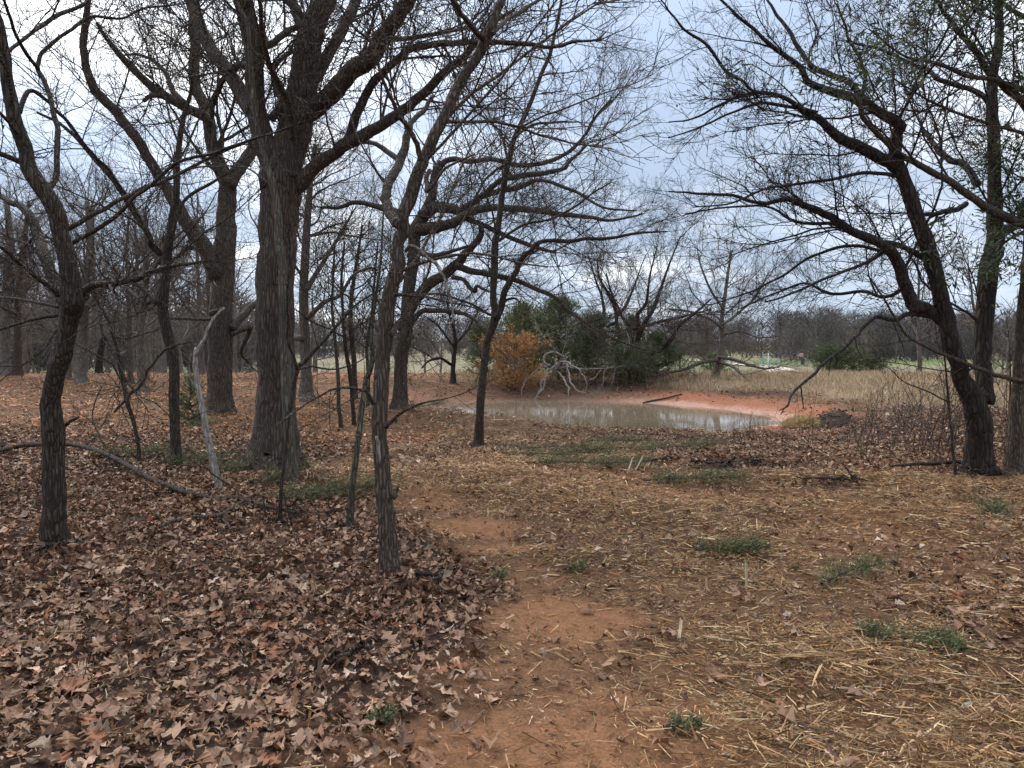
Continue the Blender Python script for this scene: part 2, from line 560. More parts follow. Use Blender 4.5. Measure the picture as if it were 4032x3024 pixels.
def build_pond():
    xs = np.linspace(-3.4, 8.2, 60); ys = np.linspace(15.8, 27.8, 60)
    X, Y = np.meshgrid(xs, ys)
    i = (np.arange(59)[:, None]*60+np.arange(59)[None, :])
    F = np.stack([i, i+1, i+61, i+60], -1).reshape(-1, 4)
    keep = (pond_distance(X, Y)[:-1, :-1] < 1.0).reshape(-1)
    m, t, b = material('muddy_water')
    v = coords(t, 'Object')
    col = ramp(t, noise(t, v, .35, 3), [(.3, (.165, .122, .078)), (.7, (.215, .162, .11))])
    t.links.new(col, b.inputs['Base Color'])
    b.inputs['Roughness'].default_value = .02
    b.inputs['IOR'].default_value = 1.33
    bump(t, b, noise(t, coords(t, 'Object', (3.0, 9.0, 1)), 1.2, 3), .05, .015)
    o = mesh_obj('water', np.stack([X, Y, np.full_like(X, WATER_Z)], -1).reshape(-1, 3), F[keep], m, smooth=True)
    o['kind'] = 'structure'

build_pond()

# ------------------------------------------------------------------ trees with measured trunks and limbs (metres, relative to the base: x, y, z, radius)
# >>> trees
TREES = [
{"name":"oak_tree","label":"dark crooked oak with rough forked trunk standing in deep leaf litter, far left","bark":"dark","tw":1.0,"extra":2,"base":[-3.53,5.85,-0.009],"limbs":[{"k":"trunk","p":[[-0.001,0.0,-0.03,0.0983],[0.023,-0.035,0.159,0.0846],[0.062,-0.071,0.417,0.0793],[0.084,-0.106,0.924,0.0788],[0.101,-0.141,1.168,0.0687],[0.158,-0.176,1.35,0.0635],[0.237,-0.212,1.528,0.0647],[0.312,-0.247,1.762,0.0659],[0.359,-0.282,1.877,0.0779],[0.373,-0.318,2.047,0.065],[0.345,-0.353,2.327,0.0585],[0.305,-0.388,2.57,0.0581],[0.166,-0.424,2.818,0.0517],[0.12,-0.459,3.084,0.0453],[0.087,-0.494,3.398,0.0405],[0.081,-0.529,3.653,0.0357],[0.063,-0.565,3.85,0.0296],[-0.002,-0.6,4.044,0.022]]},{"k":"limb","p":[[0.163,-0.2,2.718,0.0253],[0.159,-0.109,2.83,0.0225],[0.131,-0.018,3.086,0.0229],[0.072,0.073,3.289,0.0216],[-0.029,0.164,3.545,0.0202],[-0.159,0.255,3.746,0.0188],[-0.152,0.345,3.914,0.0156],[0.017,0.436,4.112,0.0141],[0.112,0.527,4.237,0.0125],[0.328,0.618,4.274,0.0109],[0.472,0.709,4.39,0.0092],[0.702,0.8,4.455,0.0056]]},{"k":"limb","p":[[-0.12,0.2,3.715,0.0152],[-0.084,-0.067,3.796,0.013],[0.011,-0.333,3.893,0.0108],[0.123,-0.6,3.95,0.0073]]},{"k":"limb","p":[[0.162,0.0,1.89,0.0491],[0.021,0.143,2.009,0.0453],[-0.157,0.286,2.259,0.0429],[-0.303,0.429,2.429,0.0404],[-0.463,0.571,2.673,0.0342],[-0.711,0.714,2.79,0.0257],[-0.885,0.857,2.871,0.0225],[-1.199,1.0,3.065,0.0153]]},{"k":"limb","p":[[0.103,0.0,1.963,0.0229],[0.01,-0.175,2.117,0.0159],[0.008,-0.35,2.192,0.0139],[0.012,-0.525,2.261,0.0119],[-0.028,-0.7,2.345,0.0072]]},{"k":"limb","p":[[0.224,0.0,1.927,0.036],[0.382,-0.083,2.018,0.0274],[0.593,-0.167,2.047,0.0223],[0.788,-0.25,2.064,0.0204],[0.968,-0.333,2.114,0.0185],[1.155,-0.417,2.151,0.0152],[1.358,-0.5,2.165,0.0105]]},{"k":"limb","p":[[0.167,0.0,2.458,0.0213],[0.364,0.117,2.622,0.0184],[0.518,0.233,2.741,0.0187],[0.733,0.35,2.889,0.0174],[0.852,0.467,2.991,0.0159],[1.097,0.583,3.16,0.0108],[1.257,0.7,3.268,0.0073]]},{"k":"limb","p":[[0.2,0.0,2.35,0.0197],[0.548,-0.1,2.514,0.0161],[0.863,-0.2,2.718,0.0142],[1.178,-0.3,2.902,0.0124],[1.469,-0.4,2.934,0.0107],[1.74,-0.5,2.996,0.009],[2.034,-0.6,3.045,0.0044]]},{"k":"limb","p":[[0.086,0.0,1.817,0.0131],[-0.006,-0.167,1.776,0.0111],[-0.135,-0.333,1.702,0.0093],[-0.251,-0.5,1.599,0.006]]},{"k":"limb","p":[[0.088,0.0,1.878,0.0115],[-0.334,0.267,1.941,0.0103],[-0.701,0.533,1.982,0.0089],[-1.154,0.8,2.025,0.0056]]},{"k":"limb","p":[[0.09,0.0,1.732,0.0082],[0.054,-0.1,1.587,0.0064],[-0.007,-0.2,1.481,0.0063],[-0.063,-0.3,1.413,0.0047],[-0.104,-0.4,1.337,0.0038]]},{"k":"limb","p":[[-0.154,0.0,3.327,0.0197],[-0.169,0.15,3.541,0.0168],[-0.113,0.3,3.49,0.0138],[-0.052,0.45,3.383,0.0141],[0.042,0.6,3.19,0.0144],[0.119,0.75,3.052,0.0148],[0.242,0.9,2.796,0.0132],[0.305,1.05,2.54,0.0116],[0.334,1.2,2.444,0.0079]]},{"k":"limb","p":[[-0.235,0.0,3.762,0.0147],[-0.252,0.267,3.983,0.0137],[-0.191,0.533,4.227,0.0179],[-0.029,0.8,4.495,0.0149]]},{"k":"stub","p":[[0.09,0.0,0.967,0.0164],[0.159,0.0,1.01,0.0131],[0.221,0.0,1.047,0.0098]]}]},
{"name":"oak_tree","label":"largest oak, thick ridged trunk forking into heavy limbs near the picture top","bark":"oak","tw":1.15,"extra":3,"base":[-2.946,9.54,-0.022],"limbs":[{"k":"trunk","p":[[-0.001,0.0,-0.065,0.3216],[0.001,0.0,0.063,0.2786],[-0.002,0.0,0.238,0.2527],[0.006,0.0,0.886,0.2297],[0.019,0.0,1.684,0.2297],[0.042,0.0,2.476,0.2297],[0.078,0.0,2.87,0.2297],[0.106,0.0,3.358,0.2412],[0.13,0.0,3.65,0.2585],[0.163,0.0,3.845,0.224],[0.308,0.0,4.328,0.201],[0.422,0.0,4.809,0.178],[0.498,0.0,5.287,0.1579],[0.568,0.0,5.477,0.1378],[0.699,0.0,5.762,0.1206],[0.8,0.0,6.046,0.1034],[0.883,0.0,6.518,0.0747]]},{"k":"limb","p":[[0.023,0.0,3.728,0.1723],[-0.007,-0.083,3.902,0.1423],[-0.108,-0.167,4.337,0.1185],[-0.108,-0.25,4.912,0.1063],[-0.165,-0.333,5.434,0.0998],[-0.206,-0.417,5.654,0.0879],[-0.244,-0.5,5.993,0.0653]]},{"k":"limb","p":[[-0.135,-0.2,4.366,0.0956],[-0.345,0.033,4.646,0.0922],[-0.64,0.267,5.036,0.0856],[-0.945,0.5,5.439,0.0846],[-1.155,0.733,5.835,0.0773],[-1.328,0.967,6.182,0.0727],[-1.457,1.2,6.709,0.0517]]},{"k":"limb","p":[[0.538,0.0,5.382,0.0747],[0.35,0.2,5.558,0.0733],[0.218,0.4,5.817,0.0658],[0.063,0.6,6.143,0.058],[-0.072,0.8,6.622,0.0374]]},{"k":"limb","p":[[0.386,0.0,4.347,0.1292],[0.617,-0.13,4.481,0.1133],[0.803,-0.26,4.554,0.1062],[0.985,-0.39,4.678,0.1047],[0.851,-0.52,4.49,0.1005],[1.103,-0.65,4.645,0.099],[1.383,-0.78,4.812,0.0976],[1.567,-0.91,5.023,0.0883],[1.764,-1.04,5.209,0.0768],[1.92,-1.17,5.354,0.0655],[2.122,-1.3,5.607,0.0446]]},{"k":"limb","p":[[0.5,0.0,4.77,0.0862],[0.49,0.24,4.928,0.0795],[0.639,0.48,5.371,0.0754],[0.777,0.72,5.768,0.0741],[0.862,0.96,6.155,0.0695],[1.02,1.2,6.651,0.0485]]},{"k":"limb","p":[[0.315,0.0,3.534,0.0976],[0.376,-0.077,3.557,0.0912],[0.574,-0.154,3.732,0.0819],[0.865,-0.231,3.904,0.0757],[0.927,-0.308,3.942,0.0778],[1.115,-0.385,4.015,0.0744],[1.43,-0.462,4.142,0.0656],[1.685,-0.538,4.284,0.0596],[1.899,-0.615,4.424,0.0537],[2.127,-0.692,4.613,0.0506],[2.404,-0.769,4.798,0.0396],[2.534,-0.846,4.944,0.034],[2.714,-0.923,5.104,0.0259],[2.977,-1.0,5.226,0.0154]]},{"k":"limb","p":[[1.002,-0.3,4.0,0.0612],[1.177,-0.49,4.317,0.0545],[1.38,-0.68,4.564,0.048],[1.647,-0.87,4.692,0.0418],[1.85,-1.06,4.795,0.0383],[2.214,-1.25,4.773,0.0349],[2.562,-1.44,4.709,0.0293],[2.975,-1.63,4.629,0.0238],[3.338,-1.82,4.526,0.0186],[3.513,-2.01,4.492,0.0159],[3.798,-2.2,4.456,0.0088]]},{"k":"limb","p":[[1.131,-0.7,4.628,0.0373],[1.4,-0.45,5.078,0.0328],[1.74,-0.2,5.229,0.0281],[2.1,0.05,5.402,0.0231],[2.379,0.3,5.559,0.0207],[2.592,0.55,5.82,0.0152],[2.689,0.8,6.109,0.0093]]},{"k":"limb","p":[[-0.073,-0.3,4.857,0.0417],[-0.326,-0.06,4.979,0.0428],[-0.55,0.18,4.966,0.038],[-0.762,0.42,4.889,0.036],[-0.939,0.66,4.742,0.0338],[-1.08,0.9,4.52,0.0251]]},{"k":"limb","p":[[-0.013,-0.3,5.079,0.0389],[0.089,-0.133,5.217,0.0396],[0.197,0.033,5.395,0.0375],[0.289,0.2,5.519,0.0352]]},{"k":"limb","p":[[0.075,-0.2,4.29,0.0506],[0.166,-0.04,4.528,0.0486],[0.042,0.12,4.732,0.0349],[-0.042,0.28,5.04,0.0325],[0.034,0.44,5.236,0.03],[0.156,0.6,5.416,0.0244]]}]},
{"name":"sapling","label":"slender pale-barked sapling growing tight against the largest oak trunk","bark":"pale","tw":0.7,"base":[-2.441,8.48,-0.003],"limbs":[{"k":"trunk","p":[[-0.001,0.0,-0.042,0.0613],[-0.028,0.0,0.502,0.0562],[-0.054,0.0,1.126,0.0536],[-0.061,0.0,1.834,0.0511],[-0.07,0.0,2.361,0.0485],[-0.1,0.0,2.712,0.0459],[-0.128,0.0,3.146,0.0408],[-0.176,0.0,3.406,0.0383],[-0.259,0.0,3.664,0.0332],[-0.34,0.0,4.008,0.0306],[-0.353,0.0,4.265,0.0281],[-0.381,0.0,4.605,0.0255],[-0.408,0.0,5.029,0.023],[-0.492,0.0,5.198,0.0204],[-0.574,0.0,5.417,0.0153]]},{"k":"limb","p":[[-0.157,0.0,3.475,0.0128],[-0.045,-0.133,3.615,0.0101],[0.015,-0.267,3.766,0.0087],[0.122,-0.4,3.813,0.0061]]}]},
{"name":"oak_tree","label":"oak with vertical ridged bark, second thickest trunk just left of the largest oak","bark":"oak","tw":1.0,"extra":3,"base":[-6.451,16.84,0.016],"limbs":[{"k":"trunk","p":[[-0.002,0.0,-0.092,0.3143],[-0.007,0.025,0.11,0.2741],[0.014,0.05,0.634,0.244],[0.043,0.075,1.693,0.2546],[0.091,0.1,2.748,0.2346],[0.173,0.125,3.8,0.2247],[0.213,0.15,4.502,0.1943],[0.248,0.175,4.958,0.1844],[0.004,0.2,5.553,0.1488],[-0.135,0.225,6.078,0.1336],[-0.204,0.25,6.603,0.1286],[-0.448,0.275,7.128,0.1185],[-0.499,0.3,7.652,0.1135],[-0.465,0.325,8.074,0.1033],[-0.518,0.35,8.529,0.0931],[-0.447,0.375,9.054,0.0777],[-0.375,0.4,9.578,0.0571]]},{"k":"limb","p":[[0.312,0.0,4.957,0.1521],[0.512,0.25,5.46,0.1338],[0.645,0.5,5.834,0.1253],[0.715,0.75,6.394,0.0953],[0.278,1.0,7.039,0.0752],[-0.02,1.25,7.698,0.0653],[0.275,1.5,8.224,0.0552]]},{"k":"limb","p":[[-0.005,0.0,3.055,0.1724],[0.006,-0.115,3.148,0.1661],[-0.179,-0.231,3.687,0.155],[-0.431,-0.346,4.079,0.139],[-0.643,-0.462,4.564,0.1282],[-1.013,-0.577,5.206,0.1077],[-1.214,-0.692,5.673,0.1021],[-1.478,-0.808,6.065,0.1013],[-1.737,-0.923,6.419,0.0958],[-1.93,-1.038,6.639,0.0904],[-2.049,-1.154,7.043,0.0756],[-2.033,-1.269,7.564,0.0703],[-1.893,-1.385,7.983,0.0605],[-1.787,-1.5,8.362,0.0462]]},{"k":"limb","p":[[-0.075,0.0,6.393,0.1115],[-0.403,-0.2,6.538,0.1002],[-0.92,-0.4,6.81,0.094],[-1.222,-0.6,7.073,0.0782],[-1.447,-0.8,7.327,0.0676],[-1.662,-1.0,7.636,0.0477],[-1.805,-1.2,7.934,0.033]]},{"k":"limb","p":[[-0.419,-0.4,6.611,0.0643],[-0.736,-0.2,6.907,0.0601],[-0.986,0.0,7.343,0.0507],[-1.312,0.2,7.685,0.041],[-1.752,0.4,7.895,0.0311],[-2.134,0.6,7.951,0.021]]},{"k":"limb","p":[[-0.843,-0.5,6.712,0.059],[-1.01,-0.5,6.745,0.0541],[-1.248,-0.5,6.646,0.0393]]},{"k":"limb","p":[[0.322,0.0,1.886,0.0912],[0.413,0.25,2.121,0.0926],[0.509,0.5,2.309,0.0835],[0.646,0.75,2.502,0.0741],[0.94,1.0,2.81,0.0483]]},{"k":"limb","p":[[0.319,0.0,1.763,0.0608],[0.687,0.167,1.906,0.0512],[0.406,0.333,1.409,0.0362],[0.505,0.5,1.117,0.0209]]},{"k":"limb","p":[[-0.011,-0.3,2.207,0.0597],[0.342,-0.5,2.301,0.0443],[0.177,-0.7,2.091,0.0389],[-0.144,-0.9,2.085,0.0336],[-0.52,-1.1,2.079,0.0237],[-0.752,-1.3,2.201,0.014]]}]},
{"name":"elm_tree","label":"slim tree with shaggy dark bark and a slight kink, left of the white snag","bark":"dark","tw":0.9,"base":[-4.427,10.07,-0.014],"limbs":[{"k":"trunk","p":[[0.005,0.0,-0.044,0.0849],[-0.02,0.036,0.085,0.0669],[-0.048,0.071,0.831,0.0641],[-0.052,0.107,1.361,0.0705],[-0.144,0.143,1.722,0.0707],[-0.216,0.179,2.042,0.0679],[-0.178,0.214,2.533,0.065],[-0.141,0.25,2.962,0.059],[-0.133,0.286,3.074,0.0561],[-0.071,0.321,3.611,0.0469],[-0.055,0.357,4.042,0.0408],[-0.02,0.393,4.369,0.0378],[0.037,0.429,4.697,0.0284],[0.115,0.464,5.005,0.0222],[0.135,0.5,5.568,0.0159]]},{"k":"limb","p":[[-0.139,0.0,2.763,0.0424],[-0.208,-0.114,2.873,0.039],[-0.173,-0.229,2.941,0.0356],[-0.331,-0.343,3.284,0.0293],[-0.504,-0.457,3.618,0.026],[-0.748,-0.571,3.961,0.0229],[-0.948,-0.686,4.199,0.0198],[-1.201,-0.8,4.336,0.014]]},{"k":"limb","p":[[-0.196,0.0,2.118,0.0364],[-0.459,0.167,2.339,0.0277],[-0.688,0.333,2.437,0.0219],[-1.03,0.5,2.559,0.0159]]},{"k":"limb","p":[[-0.008,0.0,2.972,0.0273],[0.085,0.2,3.482,0.0247],[0.351,0.4,3.733,0.0221],[0.675,0.6,4.012,0.0161]]}]},
{"name":"elm_tree","label":"nearest tree, furrowed brown trunk with broken bark wound leaning right, picture centre","bark":"brown","tw":1.1,"extra":1,"base":[-0.826,5.18,0.013],"limbs":[{"k":"trunk","p":[[0.003,0.0,-0.031,0.078],[-0.008,0.015,0.083,0.0657],[-0.03,0.03,0.352,0.0612],[-0.047,0.045,0.52,0.0598],[-0.079,0.06,0.907,0.0536],[-0.079,0.075,1.181,0.0554],[-0.057,0.09,1.456,0.0539],[-0.035,0.105,1.731,0.0573],[-0.003,0.12,1.952,0.0511],[0.047,0.135,2.172,0.048],[0.051,0.15,2.284,0.0449],[0.083,0.165,2.45,0.0467],[0.172,0.18,2.727,0.0452],[0.237,0.195,2.894,0.0421],[0.348,0.21,3.138,0.0389],[0.458,0.225,3.36,0.0374],[0.569,0.24,3.539,0.0359],[0.646,0.255,3.675,0.0376],[0.713,0.27,3.865,0.0312],[0.763,0.285,3.98,0.0263],[0.824,0.3,4.183,0.0181]]},{"k":"limb","p":[[0.063,0.0,2.381,0.0374],[0.003,0.111,2.463,0.035],[-0.047,0.222,2.57,0.0342],[-0.064,0.333,2.669,0.0332],[-0.035,0.444,2.783,0.0339],[-0.004,0.556,2.911,0.0328],[0.042,0.667,3.127,0.0299],[0.065,0.778,3.265,0.0215],[0.138,0.889,3.394,0.0183],[0.202,1.0,3.527,0.0149]]},{"k":"limb","p":[[0.216,0.0,2.794,0.0187],[0.194,-0.075,2.901,0.0169],[0.152,-0.15,2.973,0.0151],[0.112,-0.225,3.022,0.0134],[0.073,-0.3,3.119,0.0118],[0.027,-0.375,3.221,0.0101],[-0.017,-0.45,3.385,0.0085],[-0.107,-0.525,3.45,0.007],[-0.175,-0.6,3.538,0.0055]]},{"k":"limb","p":[[0.626,0.2,3.664,0.0227],[0.558,0.025,3.67,0.0188],[0.506,-0.15,3.68,0.0167],[0.458,-0.325,3.694,0.0132],[0.434,-0.5,3.711,0.0085]]},{"k":"limb","p":[[0.692,0.2,3.697,0.0194],[0.778,0.467,3.891,0.017],[0.884,0.733,4.071,0.016],[1.076,1.0,4.293,0.013]]},{"k":"limb","p":[[0.279,0.0,2.731,0.0156],[0.266,-0.075,2.62,0.0138],[0.294,-0.15,2.574,0.0121],[0.405,-0.225,2.691,0.0089],[0.593,-0.3,2.764,0.0059]]},{"k":"limb","p":[[-0.11,0.0,1.176,0.014],[-0.12,-0.117,1.249,0.0107],[-0.139,-0.233,1.283,0.0089],[-0.197,-0.35,1.301,0.0087],[-0.291,-0.467,1.293,0.0071],[-0.432,-0.583,1.203,0.0062],[-0.514,-0.7,1.133,0.0054]]},{"k":"limb","p":[[-0.024,0.0,1.013,0.0156],[0.042,-0.075,1.086,0.0123],[0.128,-0.15,1.146,0.0091],[0.243,-0.225,1.194,0.0075],[0.4,-0.3,1.231,0.0044]]},{"k":"limb","p":[[0.115,0.0,2.2,0.0125],[0.169,-0.086,2.221,0.0123],[0.273,-0.171,2.149,0.0106],[0.364,-0.257,2.048,0.0096],[0.422,-0.343,1.95,0.0087],[0.458,-0.429,1.815,0.0072],[0.465,-0.514,1.734,0.0056],[0.447,-0.6,1.665,0.0041]],"m":"grey"},{"k":"limb","p":[[0.014,0.0,1.642,0.0203],[0.06,0.133,1.732,0.0192],[0.109,0.267,1.826,0.018],[0.162,0.4,1.936,0.0134]]},{"k":"limb","p":[[0.038,0.0,1.911,0.0109],[0.175,0.2,1.913,0.0081],[0.325,0.4,1.89,0.0084],[0.487,0.6,1.865,0.007],[0.6,0.8,1.825,0.0054]]},{"k":"limb","p":[[0.103,0.0,2.072,0.0125],[0.318,-0.1,2.136,0.0107],[0.535,-0.2,2.156,0.009],[0.693,-0.3,2.134,0.0073],[0.894,-0.4,2.074,0.0058],[1.038,-0.5,2.044,0.0042]]},{"k":"stub","p":[[-0.08,-0.07,0.964,0.0092],[-0.071,-0.07,0.908,0.0123],[-0.062,-0.07,0.83,0.0092],[-0.06,-0.07,0.777,0.0046]],"m":"bleached"},{"k":"stub","p":[[0.014,0.0,0.534,0.0187],[0.043,0.0,0.576,0.0125],[0.052,0.0,0.608,0.0078]]}]},
{"name":"oak_tree","label":"oak just behind the nearest centre tree, thick twisting limbs reaching right over the pond","bark":"oak","tw":1.3,"extra":2,"base":[-2.939,20.11,-0.144],"limbs":[{"k":"trunk","p":[[-0.001,0.0,-0.099,0.2543],[0.006,-0.036,0.051,0.1994],[0.037,-0.073,0.618,0.1749],[0.069,-0.109,1.457,0.1686],[0.182,-0.145,1.873,0.1683],[0.279,-0.182,3.114,0.162],[0.414,-0.218,4.015,0.1557],[0.464,-0.255,4.584,0.1674],[0.718,-0.291,5.026,0.1551],[0.929,-0.327,5.546,0.1072],[0.976,-0.364,6.022,0.0951],[1.144,-0.4,6.335,0.0712]]},{"k":"limb","p":[[0.97,-0.3,6.036,0.0894],[1.186,-0.42,6.25,0.0771],[1.439,-0.54,6.342,0.0707],[1.849,-0.66,6.254,0.0644],[2.414,-0.78,6.285,0.0582],[3.209,-0.9,6.101,0.0578],[3.994,-1.02,6.229,0.0517],[4.377,-1.14,6.432,0.0457],[4.677,-1.26,6.708,0.0397],[4.895,-1.38,7.093,0.0338],[5.3,-1.5,7.51,0.0224]]},{"k":"limb","p":[[0.511,-0.3,4.619,0.167],[0.736,-0.473,4.614,0.1537],[1.118,-0.645,4.648,0.1406],[1.454,-0.818,4.702,0.122],[1.745,-0.991,4.832,0.1094],[2.031,-1.164,4.959,0.097],[2.427,-1.336,5.007,0.0904],[3.201,-1.509,4.939,0.0728],[4.038,-1.682,4.796,0.061],[4.707,-1.855,4.692,0.0495],[5.253,-2.027,4.59,0.0327],[5.97,-2.2,4.71,0.0162]]},{"k":"limb","p":[[0.636,-0.3,4.943,0.167],[0.978,-0.429,5.144,0.154],[1.516,-0.557,5.082,0.1236],[1.806,-0.686,4.841,0.076],[2.213,-0.814,4.663,0.0639],[2.813,-0.943,4.368,0.0577],[3.524,-1.071,4.076,0.0516],[3.991,-1.2,3.944,0.0342]]},{"k":"limb","p":[[1.681,-0.6,5.095,0.0881],[2.211,-0.743,5.387,0.0758],[2.495,-0.886,5.635,0.0694],[2.814,-1.029,5.761,0.0689],[3.596,-1.171,5.847,0.0627],[4.172,-1.314,5.931,0.0509],[4.278,-1.457,6.013,0.0393],[4.723,-1.6,6.431,0.0279]]},{"k":"limb","p":[[2.004,-0.6,5.334,0.0646],[2.615,-0.917,5.472,0.0693],[3.205,-1.233,5.526,0.0625],[3.583,-1.55,5.614,0.0447],[4.326,-1.867,5.324,0.0384],[5.045,-2.183,4.859,0.027],[5.737,-2.5,4.732,0.0159]]},{"k":"limb","p":[[0.037,0.0,2.042,0.1574],[0.312,-0.143,2.62,0.1443],[0.747,-0.286,3.148,0.1373],[1.255,-0.429,3.504,0.1303],[1.593,-0.571,3.773,0.1176],[1.805,-0.714,3.998,0.0993],[2.134,-0.857,4.34,0.0811],[2.18,-1.0,4.635,0.0633]]},{"k":"limb","p":[[1.529,-0.8,3.67,0.0988],[2.014,-0.889,3.502,0.081],[2.614,-0.978,3.376,0.0691],[3.011,-1.067,3.29,0.0631],[3.405,-1.156,3.106,0.0571],[3.992,-1.244,2.846,0.0511],[4.301,-1.333,2.529,0.048],[4.763,-1.422,2.176,0.0394],[5.533,-1.511,1.787,0.028],[6.218,-1.6,1.555,0.0167]]},{"k":"limb","p":[[0.163,0.0,2.042,0.0787],[0.564,-0.167,2.516,0.072],[0.954,-0.333,2.563,0.0655],[1.502,-0.5,2.523,0.059],[1.797,-0.667,2.436,0.0468],[2.008,-0.833,2.31,0.0348],[2.175,-1.0,2.106,0.023]]},{"k":"limb","p":[[1.447,-0.8,3.371,0.0639],[1.733,-0.88,3.305,0.0521],[1.896,-0.96,3.1,0.0576],[2.02,-1.04,3.016,0.0459],[2.103,-1.12,3.128,0.04],[2.381,-1.2,2.985,0.0285]]},{"k":"limb","p":[[0.261,0.0,3.998,0.0848],[0.598,-0.375,4.017,0.0772],[0.964,-0.75,3.914,0.0641],[1.475,-1.125,3.989,0.0457],[2.045,-1.5,4.098,0.028]]},{"k":"limb","p":[[0.224,0.0,4.621,0.1332],[-0.058,0.24,5.114,0.1225],[-0.687,0.48,5.364,0.0744],[-1.245,0.72,5.492,0.0627],[-1.731,0.96,5.406,0.0507],[-2.313,1.2,5.447,0.0321]]},{"k":"limb","p":[[-0.014,0.6,6.526,0.0748],[-0.3,0.8,6.784,0.0755],[-0.72,1.0,7.089,0.0635],[-1.237,1.2,7.183,0.0513],[-1.811,1.4,6.929,0.0453],[-2.215,1.6,6.801,0.0261]]}]},
{"name":"elm_tree","label":"slim dark tree forking in a Y, standing alone before the pond","bark":"dark","tw":1.1,"base":[-0.567,13.01,-0.193],"limbs":[{"k":"trunk","p":[[-0.0,0.0,-0.048,0.0979],[-0.001,0.015,0.061,0.0784],[0.029,0.03,0.786,0.0707],[0.084,0.045,1.332,0.0668],[0.12,0.06,1.659,0.063],[0.166,0.075,1.878,0.063],[0.289,0.09,2.232,0.0789],[0.248,0.105,2.559,0.0592],[0.276,0.12,3.102,0.0632],[0.29,0.135,3.51,0.0594],[0.317,0.15,3.648,0.0555],[0.371,0.165,4.055,0.0516],[0.426,0.18,4.462,0.0516],[0.508,0.195,4.868,0.0477],[0.617,0.21,5.274,0.0438],[0.834,0.225,5.733,0.0398],[1.024,0.24,6.218,0.0359],[1.213,0.255,6.675,0.0319],[1.295,0.27,7.026,0.028],[1.402,0.285,7.562,0.024],[1.483,0.3,7.965,0.016]]},{"k":"limb","p":[[0.305,0.0,2.202,0.0627],[0.401,-0.073,2.441,0.0584],[0.455,-0.145,2.677,0.0542],[0.615,-0.218,2.937,0.0501],[0.747,-0.291,3.192,0.0459],[0.877,-0.364,3.29,0.0419],[1.031,-0.436,3.437,0.0341],[1.391,-0.509,3.427,0.0339],[1.773,-0.582,3.443,0.0299],[2.15,-0.655,3.459,0.026],[2.522,-0.727,3.525,0.0222],[3.016,-0.8,3.539,0.011]]},{"k":"limb","p":[[0.21,0.0,2.256,0.0235],[0.025,-0.1,2.359,0.0233],[-0.184,-0.2,2.461,0.0193],[-0.575,-0.3,2.588,0.0172],[-0.959,-0.4,2.581,0.0152],[-1.286,-0.5,2.549,0.0113]]},{"k":"limb","p":[[0.509,0.0,4.797,0.0274],[0.219,-0.2,4.568,0.0231],[0.041,-0.4,4.268,0.019],[-0.156,-0.6,3.848,0.0149],[-0.374,-0.8,3.389,0.011]]},{"k":"limb","p":[[0.616,0.0,5.193,0.0235],[0.89,0.267,5.477,0.024],[1.314,0.533,5.606,0.0204],[1.754,0.8,5.681,0.0125]]},{"k":"limb","p":[[1.254,0.0,6.686,0.0235],[1.531,-0.2,6.675,0.0193],[1.903,-0.4,6.649,0.0152],[2.058,-0.6,6.683,0.0112]]},{"k":"limb","p":[[0.345,0.0,2.364,0.0274],[0.455,-0.133,2.491,0.0233],[0.615,-0.267,2.524,0.0192],[0.694,-0.4,2.451,0.0114]]},{"k":"limb","p":[[0.346,0.0,3.494,0.0235],[0.753,0.16,3.785,0.0238],[1.169,0.32,3.891,0.0201],[1.594,0.48,4.11,0.0203],[1.944,0.64,4.388,0.0164],[2.329,0.8,4.644,0.0125]]}]},
